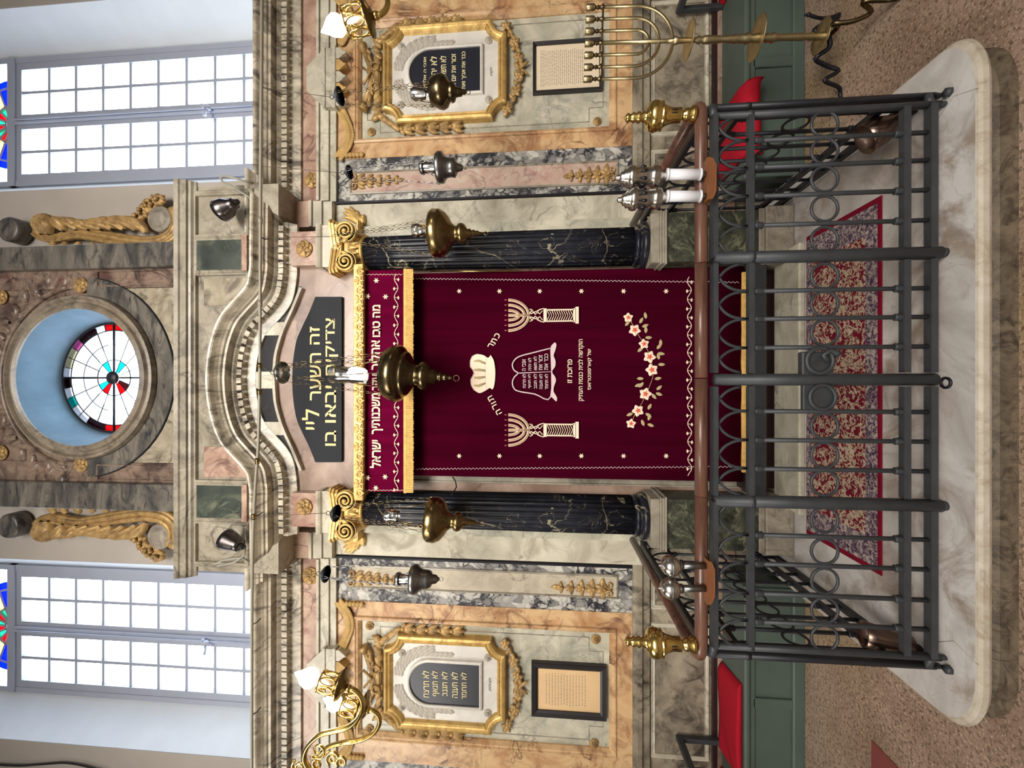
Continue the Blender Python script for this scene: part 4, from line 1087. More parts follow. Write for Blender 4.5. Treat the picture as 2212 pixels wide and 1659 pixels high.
# flower garland
fw = [(1357, 686, .9), (1371, 713, 1.1), (1391, 743, .95), (1403, 771, 1.15), (1408, 799, 1.15), (1394, 851, 1.15), (1378, 887, 1.1), (1363, 915, .9)]
lv_ = MB(); st = MB(); og = None
sp0 = MB()
for i, (a, b, k) in enumerate(fw):
    pet = MB(); ctr = MB()
    c = P(a, b, y)
    for j in range(5): pet.leaf(c.x, c.z, i*0.7+j*2*pi/5, 0.036*k, 0.028*k, y-0.001, 0.004, n=4)
    for j in range(5): ctr.leaf(c.x, c.z, i*0.7+j*2*pi/5, 0.017*k, 0.009*k, y-0.005, 0.003, n=3)
    ctr.ball((c.x, y-0.006, c.z), 0.007*k, 0.003, n=8)
    fo = obj('embroidered_flower', pet, M['thread'], t); obj('flower_center', ctr, M['threadr'], fo)
sp = [(1357, 686), (1371, 708), (1378, 722), (1391, 743), (1403, 765), (1409, 790), (1411, 810), (1404, 832), (1396, 850), (1386, 872), (1374, 890), (1363, 915)]
st.tube(smooth3 := [P(a, b, y)+Vector((0, -0.001, 0)) for a, b in smooth_path(sp, 4)], 0.0022, 5, flat=0.6)
og = obj('stem_stitch', st, M['threadb'], t)
for a, b, ang in ((1380, 693, 30), (1388, 700, -10), (1392, 686, 70), (1361, 699, -160), (1392, 716, 60), (1396, 724, -30), (1389, 757, 190), (1418, 748, 20), (1424, 744, 60), (1424, 758, -40), (1420, 774, 70), (1424, 782, -30), (1416, 813, -20), (1388, 823, 150), (1391, 832, 200), (1384, 836, 170), (1418, 836, 10), (1420, 845, -50), (1412, 850, -80), (1398, 879, 30), (1398, 890, -60), (1366, 899, 170), (1398, 903, 40), (1402, 912, -50), (1390, 908, -100)):
    lv_ = MB(); c = P(a, b, y); lv_.leaf(c.x-0.018*cos(R(ang)), c.z-0.018*sin(R(ang))*0.6, R(ang-60), 0.042, 0.021, y, 0.003, n=4); obj('leaf_embroidery', lv_, M['threadg'], og)

# ------------------------------------------------------------------ carved ornament on the walls
def rosette_mb(x, z, y, r):
    mb = MB()
    mb.lathe((x, y, z), [(r*0.98, 0), (r, 0.006), (r*0.9, 0.008), (0.0, 0.004)], 24, Matrix.Rotation(pi/2, 3, 'X'))
    for k in range(6): mb.leaf(x, z, k*pi/3, r*0.98, r*0.70, y-0.002, r*0.5, bend=0.5)
    for k in range(6): mb.leaf(x, z, k*pi/3+pi/6, r*0.6, r*0.40, y-0.012, r*0.45)
    mb.torus((x, y-0.006, z), r*0.93, r*0.09, 24, 6)
    c = MB(); c.ball((x, y-0.012-r*0.3, z), r*0.22, r*0.22, r*0.22, 10)
    return mb, c
def rosette(px, py, Y, rpx, label, mat='goldold'):
    c = P(px, py, Y); r = rpx/FPX*(Y/(cs-(1106-px)/FPX*sn))
    a, b = rosette_mb(c.x, c.z, Y, r)
    t = thing('rosette', (c.x, Y, c.z), label, 'rosette', 'gilded rosettes')
    obj('petals', a, M[mat], t); obj('button', b, M[mat], t)
rosette(675, 390, 2.90, 17, 'large round rosette on the pink frieze above the right pilaster strip')
rosette(658, 538, 2.50, 18, 'large round rosette above the capital of the right column')
rosette(672, 1243, 2.90, 18, 'large round rosette on the pink frieze above the left pilaster strip')
rosette(658, 1095, 2.50, 18, 'large round rosette above the capital of the left column')
rosette(177, 617, 2.735, 16, 'gilded rosette at the right edge of the round window surround')
rosette(177, 1003, 2.735, 16, 'gilded rosette at the left edge of the round window surround')
rosette(4, 642, 2.745, 16, 'gilded rosette at top of photo right of the round window')
rosette(4, 978, 2.745, 16, 'gilded rosette at top of photo left of the round window')
rosette(803, 286, 2.935, 9, 'small rosette at upper left corner of the right amber-framed field')
rosette(1290, 263, 2.935, 9, 'small rosette at lower left corner of the right amber-framed field')
rosette(799, 1351, 2.935, 9, 'small rosette at upper right corner of the left amber-framed field')
rosette(799, 1573, 2.935, 9, 'small rosette at upper left corner of the left amber-framed field')
rosette(1287, 1380, 2.935, 10, 'small rosette at lower right corner of the left amber-framed field')
rosette(1283, 1605, 2.935, 10, 'small rosette at lower left corner of the left amber-framed field')

def husk_drop(x, z0, z1, y, w, up=False):
    mb = MB(); L = z0-z1; s_ = 1 if not up else -1; top = z0 if not up else z1
    mb.tube([(x, y-0.008, z0), (x, y-0.008, z1)], 0.006, 6)
    n = 5
    for k in range(n):
        f = k/(n-1); z = top - s_*L*(0.12+0.70*f); ww = w*(1.0-0.45*f)
        for sg in (-1, 1):
            a = -pi/2*s_ + sg*1.1; mb.leaf(x, z, a, ww*0.62, ww*0.34, y, 0.022, bend=-sg*s_*0.8)
            mb.leaf(x, z, -pi/2*s_+sg*0.4, ww*0.55, ww*0.26, y-0.006, 0.02)
        mb.ball((x, y-0.016, z), 0.012, n=8)
    for sg in (-1, 1): mb.tube(spiral(x+sg*w*0.25, top-s_*0.02, w*0.22, w*0.05, pi/2, -sg*1.2*s_, y-0.01, 20), 0.006, 6)
    mb.leaf(x, top-s_*L*0.85, -pi/2*s_, L*0.15, w*0.3, y, 0.02)
    return mb
for pxa, pxb, py, upd, lab in ((760, 873, 391, False, 'gilded leafy drop at top of the right rose pilaster panel'), (1216, 1328, 379, True, 'gilded leafy spray at foot of the right rose pilaster panel'),
                               (756, 868, 1250, False, 'gilded leafy drop at top of the left rose pilaster panel'), (1190, 1322, 1270, True, 'gilded leafy spray at foot of the left rose pilaster panel')):
    Y = 2.904; a = P(pxa, py, Y); b = P(pxb, py, Y)
    single('leaf_drop', husk_drop((a.x+b.x)/2, a.z, b.z, Y, 0.13, upd), M['goldold'], lab, 'carving', 'leafy drops')

# ochre garlands under the architrave and the stone canopy between them
def garland(pts, Y, r):
    mb = MB(); pp = [P(a, b, Y) for a, b in smooth_path(pts, 6)]; n = len(pp)
    mb.tube([p+Vector((0, -0.006, 0)) for p in pp], [r*(0.45+0.55*sin(pi*i/(n-1))) for i in range(n)], 8)
    for i in range(0, n-1):
        d = pp[i+1]-pp[i]; a = atan2(d.z, d.x)
        for sg in (-1, 1): mb.leaf(pp[i].x, pp[i].z, a+sg*0.7, r*2.2, r*1.3, Y-r*0.5, 0.012)
    return mb
def drop(pa, pb, py, Y):
    mb = MB(); a, b = P(pa, py, Y), P(pb, py, Y); n = 6
    for i in range(n):
        z = a.z+(b.z-a.z)*(i+0.5)/n; mb.ball((a.x, Y-0.006, z), 0.021, 0.016, 0.02, 8)
    mb.tube([(a.x, Y-0.004, a.z), (a.x, Y-0.004, b.z)], 0.012, 6); return mb
for side, lab in ((1, 'right'), (-1, 'left')):
    f = (lambda q: q) if side == 1 else (lambda q: 1640-q)
    Y = 2.90
    ca, cb = (105, 232) if side == 1 else (1401, 1526)
    for nm, pts, dp in (('inner', [(736, f(236)), (748, f(262)), (757, f(290)), (752, f(315)), (736, f(338))], f(337)), ('outer', [(736, f(100)), (748, f(75)), (756, f(50)), (752, f(25)), (736, f(4))], f(8))):
        t = thing('garland', P(745, pts[2][1], Y), 'ochre carved swag on the %s wall, at the %s side of the stone canopy' % (lab, nm), 'carving', 'swags under the architrave')
        obj('swag', garland(pts, Y, 0.024), M['painted'], t); obj('tassel', drop(738, 786, dp, Y), M['painted'], t)
    cm = (ca+cb)/2; Yc = 2.84
    t = thing('stone_canopy', P(690, cm, Yc), 'grey stone canopy with jagged lower edge above the %s tablet' % lab, 'carving', 'stone canopies')
    mb = MB(); xl, xr = Xp(cb, 690, Yc), Xp(ca, 690, Yc); z0, z1, zm = Zp(726, Yc), Zp(700, Yc), Zp(662, Yc); xm = (xl+xr)/2
    mb.prism([(xl, z0), (xr, z0), (xr, z1), (xm+0.09, zm), (xm-0.09, zm), (xl, z1)], Yc, 2.93); mb.box(xl-0.012, xr+0.012, Yc-0.012, 2.93, z0, z0+0.025, 0.004); mb.box(xl-0.006, xr+0.006, Yc-0.008, 2.93, z1-0.01, z1+0.008)
    obj('block', mb, M['pale'], t)
    for k in range(5):
        mb = MB(); x0 = xl+(xr-xl)*k/5; x1 = xl+(xr-xl)*(k+1)/5; e = (x1-x0)*0.04; zz = z0+0.001
        mb.prism([(x0+e, zz), (x0+e, zz-0.025), ((x0+x1)/2, zz-0.075), (x1-e, zz-0.025), (x1-e, zz)], Yc-0.004, 2.92); mb.ball(((x0+x1)/2, Yc-0.006, zz-0.075), 0.008, n=8)
        obj('lappet', mb, M['pale'] if k % 2 == 0 else M['painted'], t)

# ------------------------------------------------------------------ tablets of the law in gilded frames
def tablet(y0p, y1p, p0, p1, ty0, ty1, tp0, tp1, rows, small, side, lab):
    Y = 2.905; pm = (p0+p1)/2
    xl, xr = Xp(y1p, pm, Y), Xp(y0p, pm, Y); zt, zb = Zp(p0, Y), Zp(p1, Y)
    t = thing('law_tablet', ((xl+xr)/2, Y, zb), lab, 'tablet', 'tablets of the law')
    c = 0.105; f = 0.066
    def notched(x0, x1, z0, z1, c, n=6):
        pts = []
        for (cx, cz, a0) in ((x1, z0, pi), (x1, z1, 3*pi/2), (x0, z1, 0.0), (x0, z0, pi/2)):
            for i in range(n+1):
                a = a0 - pi/2*i/n; pts.append((cx+c*cos(a), cz+c*sin(a)))
        return pts
    # straight sides with slightly hollow cut corners
    path = notched(xl, xr, zb, zt, c)
    # notched() runs clockwise corner by corner: reorder to a counter-clockwise loop
    q = [path[i*7:(i+1)*7] for i in range(4)]; loop = []
    for k in range(4): loop += q[k]
    mb = MB(); mb.sweep(loop, [(0.0, -0.03), (0.0, 0.02), (0.006, 0.03), (0.022, 0.036), (0.032, 0.026), (0.04, 0.022), (0.048, 0.03), (0.056, 0.022), (f, 0.004), (f, -0.02)], Y, True)
    obj('frame', mb, M['gold'], t)
    mb = MB(); inner = notched(xl+f*0.6, xr-f*0.6, zb+f*0.6, zt-f*0.6, c+0.01); mb.prism(inner, Y-0.002, Y+0.03); pn = obj('panel', mb, M['whitep'], t)
    tl, tr = Xp(ty1, (tp0+tp1)/2, Y), Xp(ty0, (tp0+tp1)/2, Y); tz, tb = Zp(tp0, Y), Zp(tp1, Y); rr = (tr-tl)/2; tm = (tl+tr)/2
    hz = tz - rr*0.98
    arch = [(tl, tb), (tr, tb)] + [(tm+rr*cos(pi*i/24), hz+rr*0.98*sin(pi*i/24)) for i in range(25)]
    mb = MB(); mb.prism(arch, Y-0.012, Y+0.01); sl = obj('slate', mb, M['tablet'], t)
    mb = MB(); mb.sweep(arch, [(0.0, 0.008), (0.0, 0.022), (-0.008, 0.028), (-0.02, 0.022), (-0.024, 0.0)], Y, True); obj('slate_border', mb, M['whitep'], t)
    for s, pa, pb, ya, yb in rows:
        mb = MB(); word(mb, s, pa, pb, ya, yb, Y-0.0125, 0.004, 0.003); obj('inscription_line', mb, M['letterw'], sl)
    mb = MB(); word(mb, *small, Y-0.003, 0.0, 0.0015); obj('date_inscription', mb, M['greyblack'], t)
    # grey wing reliefs, corner buttons
    for sg in (-1, 1):
        mb = MB(); n = 9
        for r_ in range(3):
            for i in range(n):
                a = pi/2 - sg*(0.15+1.35*i/(n-1)); rad = rr+0.045+0.022*r_
                zz = hz + rad*1.08*sin(a); xx = tm + rad*cos(a)
                mb.leaf(xx, zz, a - sg*1.3, 0.062, 0.034, Y-0.003, 0.010)
        for i in range(4): mb.leaf(tm+sg*(rr+0.05), hz-0.02-0.035*i, -pi/2-sg*0.15*-1, 0.06, 0.04, Y-0.003, 0.010)
        obj('wing_relief', mb, M['relief'], pn)
    for dx in (xl+0.145, xr-0.145):
        for dz in (zt-0.135, zb+0.135):
            a, b = rosette_mb(dx, dz, Y-0.002, 0.027); a.join(b); obj('corner_rosette', a, M['relief'], pn)
    # husk chains down both sides
    for sg, xx in ((-1, xl-0.035), (1, xr+0.035)):
        mb = MB(); zs = zt - 0.14; L = 0.093
        mb.tube([(xx, Y+0.01, zs), (xx, Y+0.01, zs-5*L)], 0.012, 6)
        for k in range(5):
            z = zs-L*k
            for a in (-0.42, 0.0, 0.42): mb.leaf(xx, z, -pi/2+a, L*1.05, 0.036, Y+0.012, 0.03)
            mb.ball((xx, Y, z), 0.016, 0.018, 0.018, 8)
        obj('husk_chain', mb, M['goldold'], t)
        mb = MB()
        for k in range(4): mb.leaf(xx-sg*(0.0+0.035*k), zs+0.02+0.035*k, pi/2+sg*(0.75-0.15*k)-sg*0.1, 0.10, 0.045, Y+0.015, 0.03)
        for k in range(2): mb.leaf(xx-sg*0.02, zs+0.02, -pi/2+sg*(0.5+0.5*k), 0.07, 0.03, Y+0.015, 0.025)
        obj('laurel_sprig', mb, M['goldold'], t)
    # trophy above
    xm = (xl+xr)/2; mb = MB(); random.seed(11 if side > 0 else 12)
    for sg in (-1, 1):
        mb.tube([(xm-sg*0.16, Y+0.005, zt+0.03), (xm+sg*0.20, Y-0.01, zt+0.145)], [0.012, 0.02], 8)
        mb.lathe((xm+sg*0.20, Y-0.01, zt+0.145), [(0.02, -0.01), (0.04, 0.04), (0.02, 0.05), (0.0, 0.03)], 14, Matrix.Rotation(sg*1.1, 3, 'Y'))
        mb.lathe((xm+sg*0.075, Y-0.012, zt+0.06), [(0.034, 0.0), (0.036, -0.012), (0.026, -0.016)], 18, Matrix.Rotation(pi/2, 3, 'X')); mb.torus((xm+sg*0.075, Y-0.018, zt+0.06), 0.028, 0.007, 18, 6)
        for k in range(6): mb.leaf(xm+sg*(0.05+0.045*k), zt+0.02+0.012*(k % 2), (0.5+0.1*k) if sg > 0 else pi-(0.5+0.1*k), 0.08, 0.04, Y+0.01, 0.028)
        for k in range(3): mb.leaf(xm+sg*0.06*(k+1), zt+0.10, (-0.2+0.5*k) if sg > 0 else pi-(-0.2+0.5*k), 0.075, 0.03, Y, 0.025)
    mb.box(xm-0.05, xm+0.05, Y-0.012, Y+0.02, zt+0.03, zt+0.12, 0.012); mb.tube([(xm-0.06, Y-0.02, zt+0.15), (xm+0.02, Y-0.03, zt+0.09), (xm+0.07, Y-0.02, zt+0.16)], 0.010, 8)
    obj('carved_trophy', mb, M['goldold'], t)
    # garland below
    mb = MB(); zq = zb - 0.055
    pts = [(xm+0.34*u, zb + 0.02 - 0.115*(1-u*u) + (0.0)) for u in [(-1+2*i/28) for i in range(29)]]
    mb.tube([(x, Y+0.005, z) for x, z in pts], 0.009, 6)
    for i in range(0, 29, 1):
        x, z = pts[i]; sg = 1 if i >= 14 else -1
        mb.leaf(x, z, (pi/2 if i % 2 else -pi/2) - sg*0.9*(1 if i % 2 else -1)*-1, 0.05, 0.03, Y+0.004, 0.022)
        if i % 5 == 2: mb.ball((x, Y-0.006, z), 0.019, 0.016, 0.019, 8); [mb.leaf(x, z, 2*pi*k/5, 0.042, 0.028, Y-0.006, 0.016) for k in range(5)]
    for sg in (-1, 1): mb.leaf(xm, zb-0.09, -pi/2+sg*0.6, 0.085, 0.022, Y+0.004, 0.022); mb.leaf(xm, zb-0.09, pi/2+sg*0.9, 0.06, 0.03, Y+0.004, 0.022)
    obj('flower_garland', mb, M['goldold'], t)
tablet(53, 264, 829, 1095, 109, 204, 886, 1038,
       (('אנכי ה אלהיך', 914, 923, 124, 194), ('לא יהיה', 929, 944, 123, 178), ('לא תשא את', 950, 964, 122, 184), ('זכור את יום ה', 976, 985, 117, 187), ('כבד את אביך ואת', 998, 1008, 112, 192)),
       ('תקכו', 1059, 1065, 146, 163), 1, 'gilded frame with black tablet of commandments on the right wall, lamp hanging before it')
tablet(1373, 1575, 831, 1093, 1429, 1520, 886, 1036,
       (('לא תרצח', 912, 927, 1448, 1506), ('לא תנאף', 932, 950, 1449, 1504), ('לא תגנב', 953, 967, 1450, 1503), ('לא תענה', 974, 989, 1451, 1507), ('לא תחמד', 995, 1008, 1452, 1510)),
       ('תקכולפק', 1055, 1062, 1464, 1492), -1, 'gilded frame with black tablet of commandments on the left wall beside the brass candelabrum')

# ------------------------------------------------------------------ framed texts
def framed(pa, pb, ya, yb, fw, mat, lab, n, tp):
    Y = 2.915; pm = (pa+pb)/2; x0, x1 = Xp(yb, pm, Y), Xp(ya, pm, Y); z1, z0 = Zp(pa, Y), Zp(pb, Y)
    t = thing('framed_text', ((x0+x1)/2, Y, z0), lab, 'picture frame', 'framed texts')
    mb = MB(); mb.sweep(rect(x0, x1, z0, z1), [(0, -0.03), (0, 0.012), (0.004, 0.018), (fw*0.7, 0.014), (fw, 0.006), (fw, -0.03)], Y, True); obj('frame', mb, M['pframe'], t)
    mb = MB(); mb.box(x0+0.004, x1-0.004, Y+0.004, Y+0.03, z0+0.004, z1-0.004); sh = obj('sheet', mb, M[mat], t)
    mb = MB(); random.seed(n); za, zb_, xa_, xb_ = tp
    for i in range(n):
        z = z1 - (z1-z0)*(za+(zb_-za)*i/(n-1)); w2 = (x1-x0)*(xb_-xa_)/2*(0.92+0.1*random.random()); c = (x0+x1)/2
        x = c-w2
        while x < c+w2:
            L = 0.008+0.02*random.random(); mb.box(x, min(x+L, c+w2), Y+0.0032, Y+0.0045, z-0.0022, z+0.0022); x += L+0.006
    obj('text_lines', mb, M['ink'], sh)
framed(1151, 1301, 88, 199, 0.022, 'paper', 'black framed printed text behind the brass menorah on the right wall', 22, (0.12, 0.72, 0.16, 0.86))
framed(1148, 1310, 1433, 1550, 0.045, 'papery', 'black framed yellowed text hanging on the left wall under the tablet', 14, (0.2, 0.72, 0.2, 0.8))

# ------------------------------------------------------------------ gilded scrolls beside the upper pilasters
def scroll(side):
    f = (lambda q: q) if side == 1 else (lambda q: 1632-q)
    Y = 2.86
    lab = 'gilded acanthus scroll with flowers on the %s side of the round window' % ('right' if side == 1 else 'left')
    c = P(345, f(473), Y); t = thing('acanthus_scroll', c, lab, 'carving', 'acanthus scrolls')
    mb = MB(); mb.lathe(c+Vector((0, 0.09, 0)), [(0.10, 0.0), (0.10, 0.09), (0.092, 0.10), (0.07, 0.095), (0.066, 0.105), (0.03, 0.105), (0.0, 0.108)], 32, Matrix.Rotation(pi/2, 3, 'X'))
    obj('stone_volute', mb, M['stone'], t)
    body = [(332, 430), (352, 432), (371, 448), (379, 475), (372, 500), (350, 517), (318, 523), (280, 520), (240, 513), (205, 507), (170, 502), (140, 506), (110, 512), (85, 508), (70, 498)]
    pts = [P(a, f(b), Y) for a, b in smooth_path(body[2:], 5)]; n = len(pts)
    mb = MB()
    for k in range(4):
        o = -0.03+0.026*k
        q = []
        for i, p in enumerate(pts):
            d = (pts[min(i+1, n-1)]-pts[max(i-1, 0)]).normalized(); nn = Vector((-d.z, 0, d.x)); q.append(p+nn*o*(1-0.45*i/n)+Vector((0, 0.02-0.012*(k % 2), 0)))
        mb.tube(q, [0.026*(0.55+0.6*sin(pi*min(1, 0.12+i/n)))*(1.0-0.3*i/n) for i in range(n)], 8)
    mb.tube([p+Vector((0, 0.035, 0)) for p in pts], [0.05*(1-0.3*i/n) for i in range(n)], 8)
    # curling leaves on the outer side
    for a, b, L, an, bd in ((318, 505, .30, 95, 1.9), (296, 500, .30, 100, 2.0), (270, 498, .28, 105, 1.9), (245, 497, .24, 110, 1.7), (222, 497, .20, 115, 1.5), (195, 497, .17, 110, 1.2), (170, 497, .15, 100, 0.8), (140, 500, .14, 90, 0.4), (108, 507, .15, 85, -0.9), (92, 507, .16, 80, -1.3)):
        p = P(a, f(b), Y); ang = R(an-62) if side == 1 else pi-R(an-62)
        mb.leaf(p.x, p.z, ang, L*1.1, 0.092, Y+0.012, 0.075, bend=(bd if side == 1 else -bd)*1.0)
    for a, b in ((200, 524), (170, 522), (140, 522), (115, 522), (230, 524)):
        p = P(a, f(b), Y); mb.leaf(p.x, p.z, R(150) if side == 1 else R(30), 0.12, 0.05, Y+0.02, 0.04)
    obj('acanthus', mb, M['goldold'], t)
    mb = MB(); random.seed(21)
    for i in range(16):
        u = i/15; a = 300+50*u if False else 292+ (345-292)*u; b = 470-44*u
        p = P(a+random.uniform(-5, 5), f(b+random.uniform(-7, 7)), Y)
        for k in range(5): mb.leaf(p.x, p.z, k*2*pi/5+i, 0.05, 0.034, Y+0.02, 0.035, n=4)
        mb.ball((p.x, Y-0.02, p.z), 0.014, n=8)
    mb.tube([P(292, f(472), Y+0.03), P(318, f(452), Y+0.03), P(350, f(430), Y+0.03)], 0.03, 8)
    obj('flower_spray', mb, M['goldold'], t)
    p = P(16, f(494), 2.84); mb = MB(); mb.lathe(p+Vector((0, 0.09, 0)), [(0.10, 0.0), (0.10, 0.08), (0.085, 0.095), (0.05, 0.09), (0.0, 0.1)], 28, Matrix.Rotation(pi/2, 3, 'X'))
    obj('upper_volute', mb, M['greyblack'], t)
scroll(1); scroll(-1)
# dark carved festoon above the round window
mb = MB(); random.seed(8)
for i in range(30):
    a = pi*(0.08+0.84*i/29); r_ = 0.70+0.03*(i % 3)
    mb.leaf(OCX+r_*cos(a), OCZ+r_*sin(a), a+random.uniform(-1.2, 1.2), 0.11, 0.06, 2.748, 0.03)
mb.tube([(OCX+0.70*cos(pi*(0.06+0.88*i/40)), 2.748, OCZ+0.70*sin(pi*(0.06+0.88*i/40))) for i in range(41)], 0.022, 8)
single('festoon', mb, M['brown'], 'dark carved leaf festoon arching over the round stained-glass window', 'carving')

# ------------------------------------------------------------------ hanging lamps
YR = 2.27
rod = [(566, -60), (565, 150), (563, 400), (562, 620), (561, 820), (558, 960), (551, 1060), (546, 1180), (544, 1350), (544, 1720)]
rp_ = [P(a, b, YR) for a, b in smooth_path(rod, 6)]
t = thing('lamp_rod', rp_[0], 'thin pale iron rod running across the cornice that carries the hanging lamps', 'rod')
mb = MB(); mb.tube(rp_, 0.009, 8); obj('rod', mb, M['rod'], t)
for py in (470, 640, 800, 836, 1000, 1110):
    z = min(rp_, key=lambda p: abs(p.x-Xp(py, 560, YR))); mb = MB()
    mb.tube([z+Vector((-0.018, 0, 0)), z+Vector((0.018, 0, 0))], 0.0125, 8); obj('clip', mb, M['brassold'] if py > 700 else M['rod'], t)
for py, px_in in ((515, 590), (1108, 585), (1345, 556), (1540, 552)):
    z = min(rp_, key=lambda p: abs(p.x-Xp(py, 560, YR))); mb = MB(); mb.tube([z, z+Vector((0, 0.03, -0.012)), z+Vector((0.012, 0.05, -0.02))], 0.003, 6); obj('hook', mb, M['cable'], t)
def sc_(px, Y): return Y/(cs-(1106-px)/FPX*sn)/FPX
def prof_px(prof, cx, cyp, Y, px0):
    """profile given as (photo row, radius in photo pixels) -> (r, z above root)"""
    return [(r*sc_(px, Y), Zp(px, Y)-px0) for px, r in prof]
def chain(mb, a, b, link=0.036, r=0.0022, wv=0.0075):
    a, b = Vector(a), Vector(b); L = (b-a).length; n = max(2, int(L/link)); d = (b-a)/n; side = Vector((1, 0, 0)); side = (side-d.normalized()*side.dot(d.normalized())).normalized(); up = d.normalized().cross(side)
    for i in range(n):
        p = a+d*i; s_ = side if i % 2 == 0 else side*0.6+up*0.8
        mb.tube([p-d*0.08, p+d*0.3+s_*wv, p+d*0.8+s_*wv*0.6, p+d*1.08, p+d*0.8-s_*wv*0.6, p+d*0.3-s_*wv], r, 5, closed=True)
def hanging_lamp(label, cyp, prof, mat, glass, bell=None, tilt=0.0, lit=False, chains=3, hook_y=None, holder=None, metal_holder='pewter', rim=None):
    Y = YR; top = prof[0][0]
    root = P(top, cyp, Y)
    t = thing('hanging_lamp', root, label, 'lamp', 'hanging sanctuary lamps')
    T = Matrix.Rotation(tilt, 3, 'Y')
    pr = [(r*sc_(px, Y), Zp(px, Y)-root.z) for px, r in prof]
    mb = MB(); inner = [(pr[0][0]*0.88, -0.03), (pr[0][0]*0.9, 0.0)] + pr
    mb.lathe(root, inner, 36, T); bowl = obj('bowl', mb, M[mat], t)
    zt_ = pr[-1][1]; mb = MB(); rr = 0.017 if prof[-1][0] < 1000 and lit else 0.011
    mb.torus(root+T@Vector((0, 0, zt_-rr)), rr, 0.0022, 18, 6); obj('pull_ring', mb, M[mat], t)
    hy = hook_y or cyp
    ztop = min(rp_, key=lambda p: abs(p.x-Xp(hy, 600, Y)))
    if bell:
        bpx, br, bm = bell; bz_ = Zp(bpx, Y); r = br*sc_(bpx, Y)
        bx = Xp(hy, bpx, Y)
        mb = MB(); mb.tube([ztop+Vector((0, 0, -0.009)), Vector((bx, Y, bz_+r*0.75+0.03))], 0.0017, 6); mb.torus((bx, Y, bz_+r*0.75+0.018), 0.012, 0.0025, 14, 6); obj('hanging_wire', mb, M['wire'], t)
        mb = MB(); mb.lathe((bx, Y, bz_), [(r, 0.0), (r*1.02, 0.006), (r*0.9, r*0.3), (r*0.55, r*0.6), (r*0.16, r*0.74), (r*0.14, r*0.85), (0.0, r*0.86), (0.0, r*0.80), (r*0.5, r*0.55), (r*0.85, r*0.28), (r*0.96, 0.0)], 28)
        obj('smoke_bell', mb, M[bm], t); cz_ = bz_ + 0.01; cx_ = bx; spread = r*0.8
    else:
        mb = MB(); bz_ = Zp(720, Y); bx = Xp(hy, 720, Y); mb.tube([ztop+Vector((0, 0, -0.009)), Vector((bx, Y, bz_))], 0.0017, 6); obj('hanging_wire', mb, M['wire'], t); cz_ = bz_; cx_ = bx; spread = 0.012
    rr_ = (rim or pr[0][0])*1.0
    for k in range(chains):
        a = 2*pi*k/chains+0.5
        mb = MB(); e = root+T@Vector((rr_*cos(a), rr_*sin(a), 0.004)); chain(mb, (cx_+spread*cos(a), Y+spread*sin(a), cz_), e, 0.046 if lit else 0.038, 0.0015, 0.010 if lit else 0.0075)
        obj('chain', mb, M['pewter' if mat == 'pewter' else 'bronze'], t)
        mb = MB(); mb.torus(e, 0.009, 0.003, 12, 6); mb.ball(e+T@Vector((0, 0, -0.008)), 0.008, n=8); obj('chain_lug', mb, M[mat], t)
    gpy, gprof = glass
    g0 = P(gprof[0][0], gpy, Y); mb = MB()
    gp = [(r*sc_(px, Y), Zp(px, Y)-g0.z) for px, r in gprof]
    mb.lathe(g0, [(r*0.9, z+0.001) for r, z in gp[::-1]]+gp, 28, T, None, True, False); gl = obj('oil_glass', mb, M['cup'], t)
    mb = MB(); rg = max(r for r, z in gp)*1.05; zz = [z for r, z in gp if abs(r*1.05-rg) < 1e-6][0]
    zz = gp[len(gp)//2][1]; rg = gp[len(gp)//2][0]*1.04
    mb.torus(g0+T@Vector((0, 0, zz)), rg, 0.003, 24, 6)
    for k in range(3):
        a = 2*pi*k/3+0.5; mb.tube([g0+T@Vector((rg*cos(a), rg*sin(a), zz)), root+T@Vector((rr_*0.8*cos(a), rr_*0.8*sin(a), -0.004))], 0.0022, 5)
    obj('glass_ring', mb, M[mat], t)
    if lit:
        mb = MB(); b0 = P(788, gpy, Y); r1 = 15*sc_(775, Y)
        mb.lathe(b0, [(0.0, 0.0), (r1*0.8, 0.004), (r1*0.9, 0.03), (r1*0.92, Zp(760, Y)-b0.z), (r1*0.5, Zp(752, Y)-b0.z), (0, Zp(750, Y)-b0.z)], 20, T); obj('flame_light', mb, M['bulbs'], t)
    if holder:
        hpx0, hpx1, hr = holder; mb = MB(); a = P(hpx0, gpy, Y); b = P(hpx1, gpy, Y); r = hr*sc_(hpx0, Y)
        mb.lathe(b, [(r, 0), (r*1.05, 0.004), (r*1.0, (a-b).z-0.004), (r*0.9, (a-b).z), (r*0.85, (a-b).z), (r*0.9, 0.0)], 24, T); obj('collar', mb, M[mat], t)
    return t
A = [(836, 52), (846, 58), (856, 62), (866, 60), (872, 52), (876, 46), (878, 48), (881, 44), (890, 30), (898, 23), (904, 22), (908, 27), (914, 31), (921, 31), (928, 26), (931, 18), (938, 17), (944, 12), (948, 7), (950, 11), (954, 11), (956, 6), (961, 8), (965, 8), (968, 4), (972, 5), (978, 3), (980, 2)]
hanging_lamp('largest hanging lamp, lit glass over a bronze bowl in the middle before the valance', 805, A, 'bronze', (808, [(719, 20), (740, 18), (744, 17), (752, 15.5), (790, 15)]), (612, 24, 'smoke'), 0.08, True, 4)
B = [(933, 46), (938, 50), (952, 50), (962, 44), (970, 34), (976, 22), (983, 16), (988, 16), (992, 21), (998, 22), (1004, 19), (1010, 9), (1016, 10), (1019, 6), (1024, 8), (1027, 5), (1032, 6), (1036, 3), (1046, 1.5)]
hanging_lamp('dull brass hanging lamp with pointed finial in front of the right black column', 505, B, 'brassold', (498, [(892, 13), (902, 15), (910, 12), (916, 10)]), None, 0.02, False, 3, 511)
